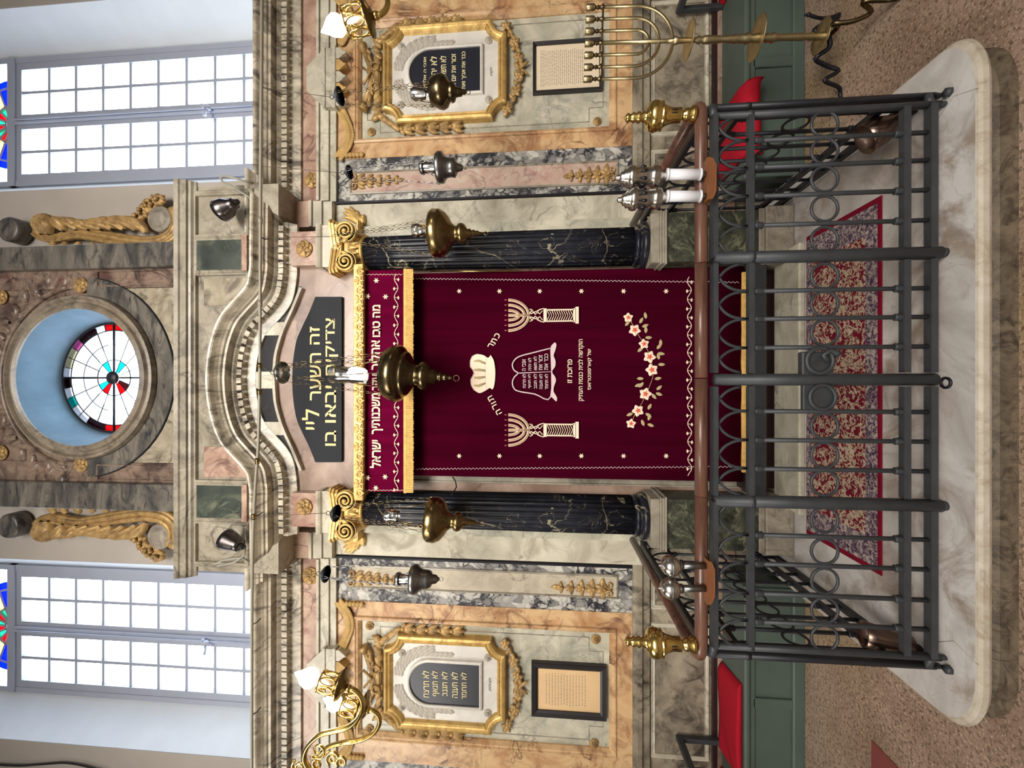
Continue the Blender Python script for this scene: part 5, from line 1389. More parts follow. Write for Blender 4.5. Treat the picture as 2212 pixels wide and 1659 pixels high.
hanging_lamp('dull brass hanging lamp with pointed finial in front of the left black column', 1121, [(p-8, r*0.95) for p, r in B], 'brassold', (1113, [(830, 8), (838, 16), (846, 13), (860, 12)]), (728, 18, 'darkcup'), 0.06, False, 3, 1109)
D = [(945, 30), (949, 32), (957, 31), (961, 24), (966, 20), (976, 19), (982, 20), (986, 14), (988, 9), (996, 7), (999, 6)]
hanging_lamp('grey pewter hanging lamp with clear glass in front of the right rose pilaster panel', 362, D, 'pewter', (362, [(912, 12), (920, 12), (930, 12), (942, 11)]), (756, 14, 'darkcup'), 0.05, False, 3, 372, (908, 916, 14))
E = [(890, 29), (895, 31), (901, 30), (908, 23), (914, 20), (924, 19), (930, 17), (934, 10), (942, 9), (946, 5), (949, 3)]
hanging_lamp('grey pewter hanging lamp with clear glass in front of the left rose pilaster panel', 1251, E, 'pewter', (1251, [(858, 11), (868, 11), (878, 11), (890, 10)]), (706, 17, 'darkcup'), -0.04, False, 3, 1240, (856, 864, 14))
F_ = [(932, 25), (938, 28), (948, 32), (957, 33), (965, 29), (970, 20), (974, 17), (977, 20), (981, 18), (985, 10), (990, 9), (997, 8), (1000, 4), (1004, 5), (1008, 2)]
hanging_lamp('small dark bronze hanging lamp hanging in front of the right tablet of commandments', 198, F_, 'bronze', (203, [(888, 9), (896, 14), (908, 12), (918, 10)]), (736, 18, 'darkcup'), 0.08, False, 3, 208)

# ------------------------------------------------------------------ floodlights on the cornice and the step
def floodlight(c, axis, L, r0, r1, mat, label, arm, armname, grp):
    t = thing('floodlight', c, label, 'light', grp)
    q = Vector((0, 0, 1)).rotation_difference(Vector(axis).normalized()).to_matrix()
    mb = MB(); mb.lathe(c, [(r1*0.6, -L*0.5), (r1, -L*0.48), (r1*1.05, -L*0.32), (r1*1.15, -L*0.2), (r0*0.86, L*0.05), (r0*0.97, L*0.3), (r0, L*0.5), (r0*0.95, L*0.51), (r0*0.9, L*0.3), (0.0, L*0.12)], 28, q); obj('housing', mb, M[mat], t)
    mb = MB(); mb.lathe(Vector(c)+q@Vector((0, 0, -L*0.5)), [(0.0, -L*0.22), (r1*0.45, -L*0.2), (r1*0.5, 0), (r1*0.7, 0.004)], 16, q); obj('socket', mb, M['cable'], t)
    mb = MB(); mb.tube(arm, 0.007, 8); obj(armname, mb, M['cable'] if armname == 'stand' else M['rod'], t)
    return t
Yf = 2.50
c = P(492, 447, Yf)
floodlight(c, (-0.35, 0.15, 1.0), 0.13, 0.072, 0.035, 'spot', 'metal floodlight with looped cable on the right end of the cornice', [P(545, 440, Yf+0.03), P(538, 425, Yf), P(520, 415, Yf), P(498, 400, Yf), P(480, 392, Yf), P(476, 384, Yf), P(484, 380, Yf), P(505, 384, Yf), P(530, 392, Yf+0.03), P(548, 396, Yf+0.06)], 'cable_loop', 'floodlights on the cornice')
c = P(503, 1171, Yf)
floodlight(c, (0.3, 0.15, 1.0), 0.13, 0.066, 0.04, 'spot', 'metal floodlight with cable on the left end of the cornice', [P(530, 1180, Yf+0.03), P(528, 1200, Yf), P(505, 1215, Yf), P(470, 1222, Yf), P(462, 1220, Yf), P(480, 1210, Yf), P(520, 1204, Yf), P(545, 1215, Yf+0.06)], 'cable_loop', 'floodlights on the cornice')
def fz(px, py, Z):
    aa = (1106.0-px)/FPX; b = (829.5-py)/FPX; k = (Z-EYE)/(sn+aa*cs); return Vector((b*k, k*(cs-aa*sn), Z))
c = fz(1912, 276, 0.235)
floodlight(c, (-0.45, 0.25, 0.85), 0.15, 0.062, 0.028, 'copper', 'brown floodlight standing on the step inside the right railing corner', [c+Vector((0.02, 0, -0.05)), c+Vector((0.03, 0.02, -0.08)), Vector((c.x+0.02, c.y+0.02, SZ+0.002)), Vector((c.x-0.05, c.y+0.03, SZ+0.007))], 'stand', 'floodlights on the step')
c = fz(1918, 1384, 0.235)
floodlight(c, (0.10, 0.28, 0.9), 0.16, 0.052, 0.034, 'copper', 'brown floodlight standing on the step inside the left railing corner', [c+Vector((-0.02, 0, -0.06)), c+Vector((-0.03, 0.02, -0.08)), Vector((c.x-0.02, c.y+0.02, SZ+0.002)), Vector((c.x+0.05, c.y+0.03, SZ+0.007))], 'stand', 'floodlights on the step')

# ------------------------------------------------------------------ brass candelabra
def branch_light(t, pxs, cup, sauc, bulb_a, bulb_b, Y, lean, light):
    q = lambda a, b: P(a, b, Y)
    T = Matrix.Rotation(lean, 3, 'Y')
    mb = MB(); pts = [q(a, b) for a, b in smooth_path(pxs, 6)]; mb.tube(pts, 0.0105, 10); mb.tube([p+Vector((0, -0.006, 0)) for p in pts], 0.006, 6); mb.ball(pts[0], 0.017); arm = obj('arm', mb, M['brass'], t)
    sx, sr = sauc; c = q(*sx); r = sr*Y/FPX
    mb = MB(); mb.lathe(c, [(0.0, -0.012), (r*0.35, -0.012), (r*0.5, -0.004), (r*0.9, 0.004), (r, 0.012), (r*0.95, 0.014), (r*0.5, 0.003), (0, 0.0)], 48, T, lambda a, h: 1+0.03*cos(16*a)); obj('drip_pan', mb, M['brassold'], t)
    (cpx0, cpx1), cy_, cr = cup; c0 = q(cpx1, cy_); H = (q(cpx0, cy_)-c0).length; r = cr*Y/FPX
    mb = MB(); mb.torus(c0, r, 0.004, 28, 6, T); mb.torus(c0+T@Vector((0, 0, H)), r*1.04, 0.0035, 28, 6, T); mb.v = mb.v
    mb2 = MB()
    for hh, rr in ((0.004, r), (H, r*1.04)):
        mb2.tube([c0+T@Vector((rr*cos(2*pi*i/28), rr*sin(2*pi*i/28), hh)) for i in range(28)], 0.0042, 6, closed=True)
    for k in range(8):
        a = 2*pi*k/8; b0 = c0+T@Vector((r*cos(a), r*sin(a), H/2)); u = T@Vector((-sin(a), cos(a), 0)); v = T@Vector((0, 0, 1))
        mb2.tube([b0+u*(r*0.34*cos(2*pi*i/14))+v*(H*0.44*sin(2*pi*i/14)) for i in range(14)], 0.0034, 6, closed=True)
    mb2.lathe(c0, [(0.0, 0.0), (r, 0.0), (r, 0.008), (0.0, 0.006)], 24, T); obj('pierced_gallery', mb2, M['brass'], t)
    a, b = q(*bulb_a), q(*bulb_b); d = b-a; rot = Vector((0, 0, 1)).rotation_difference(d.normalized()).to_matrix(); L = d.length
    mb = MB(); mb.tube([c0, a], 0.011, 10); obj('candle_socket', mb, M['milk'], t)
    mb = MB(); mb.lathe(a, [(0.010, 0), (L*0.30, L*0.18), (L*0.36, L*0.36), (L*0.29, L*0.58), (L*0.13, L*0.8), (L*0.03, L*0.97), (0, L)], 20, rot); obj('flame_bulb', mb, M['bulb'], t)
    if light:
        pass
    d_ = bpy.data.lights.new('flame_glow', 'POINT'); d_.energy = 3.0; d_.color = (1.0, 0.82, 0.55); d_.shadow_soft_size = 0.03
    o = bpy.data.objects.new('flame_glow', d_); col.objects.link(o); o.location = (a+b)/2 + Vector((0, -0.06, 0)) - t.location; o.parent = t
Yb = 1.62; z5 = lambda a, b: (620+a/6.404, 1400+b/6.404)
t = thing('brass_candelabrum', P(700, 1659, Yb), 'bright brass candelabrum with scrolled arms and lit bulbs at left edge of the photo', 'candelabrum', 'brass candelabra')
branch_light(t, [z5(*p) for p in ((850, 560), (920, 575), (1000, 640), (1045, 750), (1030, 880), (960, 1000), (830, 1100), (640, 1150), (480, 1190), (350, 1280), (265, 1400), (240, 1530), (290, 1650), (330, 1720))], ((694, 730), 1481, 20), ((743, 1478), 33), (688, 1471), (636, 1453), Yb, 0.20, True)
branch_light(t, [z5(*p) for p in ((1120, 850), (1200, 870), (1270, 940), (1280, 1040), (1220, 1150), (1110, 1230), (960, 1285), (750, 1315), (560, 1375), (450, 1470), (375, 1580), (340, 1680))], ((742, 776), 1530, 21), ((788, 1532), 35), (738, 1526), (698, 1508), Yb+0.14, 0.22, False)
for cc, r0, a0, tn in (((430, 1420), 120, 2.2, 1.3), ((640, 1520), 105, 2.6, -1.6), ((160, 1640), 100, 0.6, 1.4), ((760, 1570), 85, 2.4, -1.2), ((420, 1600), 80, 0.0, 1.2)):
    c = P(*z5(*cc), Yb+0.03); r = r0/6.404*sc_(700, Yb)
    mb = MB(); mb.tube(spiral(c.x, c.z, r, r*0.22, a0, tn, Yb+0.03, 44), [0.0075-0.003*i/44 for i in range(45)], 8); obj('scroll', mb, M['brass'], t)
def hub(t, h, ends):
    mb = MB(); mb.lathe(h, [(0.0, -0.16), (0.02, -0.14), (0.012, -0.11), (0.05, -0.07), (0.06, -0.03), (0.03, 0.02), (0.02, 0.08), (0.035, 0.11), (0.012, 0.15), (0.0, 0.16)], 20); obj('hub', mb, M['brass'], t)
    mb = MB(); mb.tube([h+Vector((0, 0, 0.15)), Vector((h.x, h.y, 8.2))], 0.008, 8); obj('hanging_rod', mb, M['brassold'], t)
    for e in ends: mb = MB(); mb.tube(smooth_path3([e, (e+h)/2+Vector((0, 0, 0.03)), h]), 0.0105, 8); obj('arm_root', mb, M['brass'], t)
def smooth_path3(p): return [p[0]*(1-u)**2+p[1]*2*u*(1-u)+p[2]*u*u for u in [i/8 for i in range(9)]]
hub(t, Vector((-2.0, 1.74, P(690, 1700, 1.7).z)), [P(*z5(330, 1720), 1.62), P(*z5(340, 1680), 1.76)])
Yb = 1.55
t = thing('brass_candelabrum', P(800, 20, Yb), 'brass candelabrum arm with one lit flame bulb at right edge of the photo', 'candelabrum', 'brass candelabra')
branch_light(t, [(812, 34), (822, 32), (834, 20), (838, 4), (832, -14), (815, -30), (800, -50)], ((750, 794), 38, 28), ((800, 36), 38), (747, 46), (693, 70), Yb, -0.20, True)
hub(t, Vector((1.95, 1.55, P(800, -90, 1.55).z)), [P(800, -50, 1.55)])

# ------------------------------------------------------------------ iron railing on the step
YRL = 1.58
ZH, ZTB, ZMB, ZB1, ZB0 = 1.002, 0.955, 0.822, 0.277, 0.188
ZRG = 0.556
def bx(py): return Xp(py, 1800, YRL)
def rail_run(t, A, B, bars, rings, arches, im='iron'):
    """one run of railing between plan points A and B; bars = distances along it"""
    A = Vector((A[0], A[1], 0)); B = Vector((B[0], B[1], 0)); d = (B-A); L = d.length; d.normalize()
    at = lambda s, z, off=0.0: A + d*s + Vector((0, 0, z)) + Vector((-d.y, d.x, 0))*off
    def bar_box(name, z, h, w, mat=im):
        mb = MB(); n = Vector((-d.y, d.x, 0))
        vs = [at(s, z+dz)+n*(o*w/2) for s in (0, L) for dz in (-h/2, h/2) for o in (-1, 1)]
        mb.add(vs, [(0,1,3,2),(4,6,7,5),(0,2,6,4),(1,5,7,3),(0,4,5,1),(2,3,7,6)]); return obj(name, mb, M[mat], t)
    bar_box('top_bar', ZTB, 0.018, 0.04); bar_box('middle_bar', ZMB, 0.020, 0.024); bar_box('bottom_bar', ZB1, 0.024, 0.024); bar_box('bottom_bar', ZB0, 0.024, 0.030)
    for s in bars:
        mb = MB(); mb.tube([at(s, ZB0), at(s, ZMB)], 0.0085, 10)
        if True:
            for z in (ZB1+0.022, ZMB-0.03):
                mb.lathe(at(s, z), [(0.009, -0.016), (0.014, -0.012), (0.011, -0.006), (0.015, 0.0), (0.011, 0.006), (0.014, 0.012), (0.009, 0.016)], 10)
        obj('baluster', mb, M[im], t)
    for s in rings:
        mb = MB(); mb.tube([at(s+0.047*cos(2*pi*i/28), ZRG+0.047*sin(2*pi*i/28)) for i in range(28)], 0.0055, 8, closed=True); obj('ring', mb, M[im], t)
    for s0, s1, off in arches:
        s0c, s1c = s0, s1; c = (s0+s1)/2; hw = (s1-s0)/2; mb = MB()
        pts = [at(c+hw*cos(pi*i/20), ZMB+0.008+(ZTB-ZMB-0.012)*sin(pi*i/20)**0.8, off) for i in range(21) if 0.001 <= c+hw*cos(pi*i/20) <= L-0.001]
        if len(pts) > 2: mb.tube(pts, 0.0058, 8); obj('arch', mb, M[im], t)
    return at, L
def post(t, x, y, name='post', r=0.022, z0=SZ, z1=ZTB, foot=True, mat='iron'):
    mb = MB(); mb.tube([(x, y, z0+0.02), (x, y, z1)], r, 14); mb.lathe((x, y, 0), [(r*1.05, ZMB-0.01), (r*1.15, ZMB), (r*1.05, ZMB+0.01)], 14)
    if foot: mb.lathe((x, y, z0+0.001), [(r*0.75, 0.0), (r*0.8, 0.012), (r*0.6, 0.018), (r*0.7, 0.03), (r, 0.034)], 14)
    return obj(name, mb, M[mat], t)
def wood(t, pts, r=0.0235):
    mb = MB(); mb.tube([p + Vector((0, 0, 0)) for p in pts], r, 14); return obj('handrail', mb, M['wood'], t)
def arcs(bs, p): return [(bs[i], bs[i+2], 0.004 if i % 2 else -0.004) for i in range(len(bs)-2)]

# gate leaves
gx = [552, 626, 687, 750, 820, 889, 952, 1015, 1087]
def gate(y0, ys, y1, label, lockside):
    x0, x1 = bx(y1)+0.024, bx(y0)-0.024; t = thing('railing_gate', ((x0+x1)/2, YRL, SZ), label, 'gate', 'gate leaves')
    bars = sorted(bx(q)-x0 for q in ys)
    allb = [0.0]+bars+[x1-x0]
    rings_ = [(allb[i]+allb[i+1])/2 for i in range(len(allb)-1)]
    rings_ = rings_[1:] if lockside == 'left' else rings_[:-1]
    pitch = bars[1]-bars[0]
    ext = [allb[1]-2*pitch, allb[0]-0.0] if False else []
    aa = arcs(allb, 0) + [(-pitch, allb[1], 0.004), (allb[-2], allb[-1]+pitch, -0.004)]
    rail_run(t, (x0, YRL), (x1, YRL), bars, rings_, aa)
    return t, x0, x1
tg, x0, x1 = gate(552, (626, 687, 750), 819, 'right leaf of the iron gate with dark lock box and latch ring', 'left')
wood(tg, [Vector((bx(817)+0.002, YRL, ZH)), Vector((bx(563)-0.002, YRL, ZH))])
mb = MB(); zc = Zp(1767, YRL-0.01); lx = Xp(786, 1767, YRL); mb.box(lx-0.052, lx+0.045, YRL-0.012, YRL+0.02, zc-0.055, zc+0.055, 0.004); lk = obj('lock_box', mb, M['iron'], tg)
mb = MB(); c = P(1771, 779, YRL-0.02); mb.tube([c+Vector((0.046*cos(2*pi*i/28), 0, 0.046*sin(2*pi*i/28))) for i in range(28)], 0.008, 8, closed=True); obj('latch_ring', mb, M['iron'], lk)
mb = MB(); mb.tube([P(1788, 780, YRL-0.03), P(1778, 768, YRL-0.03), P(1792, 757, YRL-0.03), P(1806, 762, YRL-0.03), P(1812, 766, YRL-0.03)], [0.009, 0.009, 0.008, 0.011, 0.013], 8); obj('latch_handle', mb, M['iron'], lk)
tg2, x0b, x1b = gate(821, (889, 952, 1015), 1087, 'left leaf of the iron gate with ring handle on a plain plate', 'right')
wood(tg2, [Vector((bx(1078)+0.002, YRL, ZH)), Vector((bx(817)-0.002, YRL, ZH))])
mb = MB(); cx_ = (bx(853)); mb.tube([(bx(820), YRL, SZ+0.035), (bx(820), YRL, ZTB)], 0.0225, 14); obj('meeting_stile', mb, M['iron'], tg2)
mb = MB(); zc = Zp(1770, YRL-0.01); lx = Xp(857, 1770, YRL); mb.box(lx-0.05, lx+0.045, YRL-0.008, YRL+0.012, zc-0.055, zc+0.055, 0.003); lk = obj('lock_plate', mb, M['iron'], tg2)
mb = MB(); c = P(1777, 858, YRL-0.016); mb.tube([c+Vector((0.045*cos(2*pi*i/28), 0, 0.045*sin(2*pi*i/28))) for i in range(28)], 0.007, 8, closed=True); obj('ring_handle', mb, M['iron'], lk)
mb = MB(); c = fz(2043, 827, SZ+0.003); mb.torus(c, 0.018, 0.005, 18, 6, Matrix.Rotation(pi/2, 3, 'X')); tag(obj('bolt_socket', mb, M['ironblack']), 'small iron bolt socket let into the marble step before the gate', 'socket')

# fixed front runs with rounded corner, continuing as side runs to the wall
def front(side, ys, yc, yp, label, xs):
    xc = bx(yc); xp_ = bx(yp)
    a, b = (xp_, xc) if xp_ < xc else (xc, xp_)
    t = thing('railing', ((a+b)/2, YRL, SZ), label, 'railing', 'railing sections')
    bars = sorted(bx(q)-a for q in ys); allb = [0.0]+bars+[b-a]; pitch = bars[1]-bars[0]
    rail_run(t, (a, YRL), (b, YRL), bars, [(allb[i]+allb[i+1])/2 for i in range(len(allb)-1)], arcs(allb, 0)+[(-pitch, allb[1], 0.004), (allb[-2], allb[-1]+pitch, -0.004)])
    post(t, xp_, YRL, 'gate_post', 0.0235); post(t, xc, YRL, 'corner_bar', 0.013, SZ)
    sgn = 1 if side > 0 else -1
    for dx, dy in ((0.045, 0.02), (0.055, 0.055)): post(t, xc+sgn*dx, YRL+dy, 'corner_bar', 0.013, SZ, mat='irondark')
    mb = MB(); q = [Vector((xc, YRL, 0)), Vector((xc+sgn*0.04, YRL+0.012, 0)), Vector((xc+sgn*0.06, YRL+0.055, 0))]
    mb.tube([p+Vector((0, 0, ZB0)) for p in q], 0.014, 8); obj('corner_bend', mb, M['iron'], t); mb = MB(); mb.tube([p+Vector((0, 0, ZTB)) for p in q], 0.016, 8)
    obj('corner_bend', mb, M['iron'], t)
    mb = MB(); mb.lathe((xc+sgn*0.03, YRL-0.02, SZ), [(0.012, 0), (0.016, 0.004), (0.016, 0.018), (0.0, 0.02)], 6); obj('anchor_nut', mb, M['iron'], t)
    pts = [Vector((bx(563 if sgn > 0 else 1078)+sgn*0.002, YRL, ZH)), Vector((xc-sgn*0.02, YRL, ZH)), Vector((xc+sgn*0.02, YRL+0.004, ZH)), Vector((xc+sgn*0.048, YRL+0.022, ZH)), Vector((xs, YRL+0.062, ZH))]
    wood(t, [pts[0], pts[1]]+[Vector(p) for p in smooth3d(pts[1:], 5)[1:]])
    return t
def smooth3d(p, n):
    out = []
    for i in range(len(p)-1):
        p0, p1, p2, p3 = p[max(i-1, 0)], p[i], p[i+1], p[min(i+2, len(p)-1)]
        for k in range(n):
            t = k/n; out.append(0.5*((2*p1)+(p2-p0)*t+(2*p0-5*p1+4*p2-p3)*t*t+(-p0+3*p1-3*p2+p3)*t**3))
    out.append(p[-1]); return out
XSR, XSL = bx(238)+0.062, bx(1408)-0.062
front(1, (296, 355, 418, 482), 238, 552, 'front railing section right of the gate, holding two white candle tubes', XSR)
front(-1, (1160, 1223, 1288, 1350), 1408, 1087, 'front railing section left of the gate, holding two glass globes', XSL)
def side_run(x, ye, label):
    y0 = YRL+0.064
    t = thing('railing', (x, (y0+ye)/2, SZ), label, 'railing', 'railing sections')
    n = int((ye-y0)/0.105); bars = [(ye-y0)*(i+0.5)/n for i in range(n)]; allb = [0]+bars+[ye-y0]
    rail_run(t, (x, y0), (x, ye), bars, [(bars[i]+bars[i+1])/2 for i in range(n-1)], arcs(bars, 0), 'irondark')
    post(t, x, ye-0.01, 'wall_post', 0.018); wood(t, [Vector((x, y0, ZH)), Vector((x, ye+0.05, ZH))], 0.0225)
side_run(XSR, 2.72, 'side railing running back to the wall on the right of the step')
side_run(XSL, 2.72, 'side railing running back to the wall on the left of the step')

# brass urn finials on the corners
FIN = [(1507, 17), (1500, 17), (1494, 12), (1490, 14), (1484, 13), (1481, 8), (1478, 9), (1476, 15), (1473, 15), (1470, 15), (1458, 15), (1446, 18), (1437, 23), (1435, 29), (1432, 29), (1430, 25), (1427, 29), (1418, 31), (1409, 28), (1403, 20), (1400, 10), (1396, 12), (1392, 8), (1388, 11), (1384, 12), (1380, 8), (1374, 11), (1370, 8), (1366, 7), (1362, 10), (1358, 7), (1354, 1)]
def finial(py, label):
    Y = YRL; c = P(1507, py, Y); c.z = ZH+0.0235
    t = thing('urn_finial', c, label, 'finial', 'brass urn finials'); z0 = Zp(1507, Y)
    pr = [(r*sc_(px, Y), Zp(px, Y)-z0) for px, r in FIN]
    mb = MB(); mb.lathe(c, pr, 32); bd = obj('urn', mb, M['brass'], t)
    r = 15*sc_(1458, Y); z = Zp(1455, Y)-z0
    for dz in (-1, 1):
        mb = MB(); mb.box(c.x-0.014, c.x+0.014, c.y-r*1.06-0.002, c.y-r*0.98, c.z+z-0.003, c.z+z+0.003) if False else mb.box(c.x+dz*0.006-0.002, c.x+dz*0.006+0.002, c.y-r*1.07, c.y-r*0.9, c.z+z-0.018, c.z+z+0.014); obj('slot', mb, M['cable'], bd)
finial(247, 'polished brass urn finial on the right corner of the railing')
finial(1393, 'polished brass urn finial on the left corner of the railing')

# candle and globe fittings on the handrail
def shelf(t, pa, pb, y0, y1, Y):
    a, b = P(pb, y1, Y), P(pa, y0, Y); xm = (a.x+b.x)/2; hw = (b.x-a.x)/2; z1 = b.z; z0 = a.z
    mb = MB(); pts = [(xm-hw, z1), (xm+hw, z1), (xm+hw*0.94, z0+0.012), (xm+hw*0.6, z0), (xm-hw*0.6, z0), (xm-hw*0.94, z0+0.012)]
    mb.prism(pts, Y-0.02, YRL-0.0235); return obj('bracket', mb, M['bracket'], t)
Y = 1.535
t = thing('candle_bracket', P(1540, 390, Y), 'pair of silver lanterns on white candle tubes on the right handrail', 'lantern')
shelf(t, 1524, 1543, 345, 436, Y)
for y0, y1, pt in ((377, 380, 1328), (424, 428, 1332)):
    b = P(1524, y0, Y); mb = MB(); mb.tube([b, P(1512, y0, Y)], 0.011, 12); obj('socket', mb, M['pewter'], t)
    mb = MB(); a = P(1440, y0, Y); b2 = P(1514, y0, Y); mb.tube([b2, a], 0.0195, 18); mb.tube([b2+Vector((0,0,0)), b2+Vector((0,0,0.006))], 0.022, 18); mb.tube([a-Vector((0,0,0.006)), a], 0.022, 18); obj('candle_tube', mb, M['milk'], t)
    ln = [(1442, 6), (1434, 7), (1428, 11), (1424, 20), (1420, 22), (1414, 21), (1411, 23), (1408, 20), (1404, 19), (1372, 19), (1370, 23), (1364, 24), (1358, 22), (1354, 16), (1350, 18), (1346, 12), (1343, 13), (1340, 8), (1336, 5), (1333, 6), (1329, 1)]
    mb = MB(); c = P(1442, y1, Y); dz = 1329-pt; mb.lathe(c, [(r*sc_(px, Y), Zp(px-dz, Y)-c.z) for px, r in ln], 28, None, lambda a, h: 1+0.025*cos(8*a)); la = obj('lantern', mb, M['silver'], t)
    mb = MB(); r = 19.4*sc_(1390, Y); zz = Zp(1388, Y)
    for k in range(8):
        a = 2*pi*k/8+0.2; mb.lathe((c.x+r*cos(a), c.y+r*sin(a), zz), [(0.0, -0.011), (0.006, -0.008), (0.007, 0), (0.005, 0.008), (0, 0.011)], 8)
    obj('pierced_opening', mb, M['ironblack'], la)
Y = 1.54
t = thing('globe_bracket', P(1538, 1250, Y), 'pair of silvery glass globes on short metal tubes on the left handrail', 'lantern')
shelf(t, 1524, 1540, 1206, 1302, Y)
for y0, pt in ((1222, 1449), (1271, 1448)):
    mb = MB(); a = P(1468, y0, Y); b2 = P(1526, y0, Y); mb.tube([b2, a], 0.0125, 16); mb.tube([a-Vector((0,0,0.01)), a+Vector((0,0,0.004))], 0.017, 16); obj('tube', mb, M['pewter'], t)
    c = P(pt, y0, Y); r = 21.5*sc_(pt, Y); mb = MB(); mb.lathe(c, [(0.0, -r*0.98)]+[(r*cos(a), r*sin(a)) for a in [-1.45+2.9*i/18 for i in range(19)]]+[(0.006, r*1.05), (0.004, r*1.15), (0.0, r*1.2)], 28, None, lambda a, h: 1+0.035*abs(cos(6*a))); g = obj('globe', mb, M['silver'], t)
    mb = MB(); mb.torus(c, r*1.02, 0.003, 28, 6, Matrix.Rotation(pi/2, 3, 'X')); obj('globe_band', mb, M['pewter'], g)
mb = MB(); a, b = P(1653, 1240, 2.35), P(1626, 1245, 2.35); mb.box(a.x-0.002, a.x+0.011, 2.345, 2.35, a.z, b.z)
tag(obj('paper_strip', mb, M['milk']), 'narrow white paper strip hanging upright behind the left front railing', 'paper')

# ------------------------------------------------------------------ rug on the step
rz = SZ+0.0005
ra, rb = fz(1907.5, 421, SZ), fz(1907.5, 1245, SZ); rc = fz(1744, 509, SZ)
X0, X1_, Y0, Y1 = rb.x, ra.x, ra.y, rc.y
t = thing('rug', ((X0+X1_)/2, (Y0+Y1)/2, rz), 'narrow red patterned rug with crimson edge lying behind the gate', 'rug')
mb = MB(); mb.box(X0, X1_, Y0, Y1, rz, rz+0.006, 0.002); obj('edge_binding', mb, M['rugedge'], t)
e = 0.026; mb = MB(); mb.box(X0+e, X1_-e, Y0+e*0.8, Y1-e*0.3, rz+0.003, rz+0.0075); obj('border', mb, M['rugb'], t)
mb = MB(); mb.box(X0+0.15, X1_-0.15, Y0+0.085, Y1-0.05, rz+0.004, rz+0.0085); obj('field', mb, M['rug'], t)

# ------------------------------------------------------------------ benches along the wall
def bench(x0, x1, arm_x, label, s):
    t = thing('wall_bench', ((x0+x1)/2, 2.75, 0), label, 'bench', 'painted wall benches')
    yf, yb, zt = 2.60, 2.92, 0.365
    mb = MB(); mb.box(x0, x1, yf-0.03, yb, zt-0.035, zt, 0.010); obj('seat', mb, M['bench'], t)
    mb = MB(); mb.box(x0+0.02, x1, yf+0.01, yb, 0.06, zt-0.035); 
    mb.box(x0+0.02, x1, yf-0.006, yf+0.012, zt-0.075, zt-0.035, 0.006); mb.box(x0+0.02, x1, yf-0.012, yf+0.012, 0.0, 0.07, 0.008)
    n = 4
    for i in range(n+1):
        x = x0+0.05+(x1-x0-0.1)*i/n; mb.box(x-0.03, x+0.03, yf-0.006, yf+0.012, 0.06, zt-0.06, 0.004)
    obj('front_panel', mb, M['bench'], t)
    mb = MB(); a = P(1462, arm_x, 2.93); mb.box(a.x-0.018, a.x+0.018, 2.35, 2.90, a.z-0.025, a.z+0.02, 0.006); mb.box(a.x-0.016, a.x+0.016, 2.86, 2.90, zt, a.z, 0.004); mb.box(a.x-0.016, a.x+0.016, 2.62, 2.66, zt, a.z-0.02, 0.004)
    obj('armrest', mb, M['iron'], t)
    mb = MB(); mb.box(x0, x1, 2.90, 2.924, zt, zt+0.06, 0.004); obj('back_rail', mb, M['darkwood'], t)
    return t
bench(1.27, 4.1, 36, 'sage green wall bench on the right behind the brass menorah', 1)
bench(-4.1, -1.25, 1582, 'sage green wall bench on the left with a red cloth over its edge', -1)
def pad(x0, x1, y0, y1, z, hang, label, seed, skew=0.0):
    random.seed(seed); t = MB(); nx, ny = 24, 14; vs = []; H = 0.028
    prof = []                                  # path over the seat and down its front edge
    L = (y1-y0); tot = L+hang
    for j in range(ny+1):
        s = tot*j/ny
        if s <= L: prof.append((y1-s, z+H+0.004*sin(9*s)))
        else: prof.append((y0-0.012-0.01*sin(3*(s-L)/max(hang, .01)), z+H-0.01-(s-L)))
    for k in (0, 1):
        for j, (yy, zz) in enumerate(prof):
            for i in range(nx+1):
                u = i/nx; edge = min(1.0, min(u, 1-u)*12); cut = 1.0
                dz = -H*(1-edge)**2*0.8; xx = x0+(x1-x0)*u+skew*(j/ny)
                wv = 0.005*sin(7*u+3*j/ny+seed)
                if k == 0: vs.append((xx, yy-(0.02 if zz < z else 0)+ (wv if zz < z else 0), zz+dz+(wv if zz > z else 0)))
                else: vs.append((xx, yy+(0.004 if zz < z else 0), min(zz, z+0.002) if zz > z-0.002 else zz))
    N = (nx+1)*(ny+1); fs = []
    for j in range(ny):
        for i in range(nx): a = j*(nx+1)+i; fs += [(a, a+1, a+nx+2, a+nx+1), (N+a+nx+1, N+a+nx+2, N+a+1, N+a)]
    for i in range(nx): fs.append((i, N+i, N+i+1, i+1)); a = ny*(nx+1)+i; fs.append((a, a+1, N+a+1, N+a))
    for j in range(ny): a = j*(nx+1); fs.append((a, a+nx+1, N+a+nx+1, N+a)); a += nx; fs.append((a, N+a, N+a+nx+1, a+nx+1))
    t.add(vs, fs, True); return single('seat_cloth', t, M['cushion'], label, 'cloth', 'red seat cloths')
zt = 0.365+0.001
pad(-2.55, -1.93, 2.60, 2.88, zt, 0.0, 'large red cloth lying on the left green bench near its armrest', 2, 0.05)
pad(-2.98, -2.66, 2.66, 2.88, zt, 0.0, 'red cloth on the left bench beyond the armrest, at the edge of the photo', 4, 0.05)
pad(1.40, 1.86, 2.562, 2.88, zt, 0.09, 'red cloth on the right bench seen through the railing', 6)
pad(2.62, 3.05, 2.66, 2.88, zt, 0.0, 'red cloth at far right end of the right bench, at the edge of the photo', 9, -0.05)

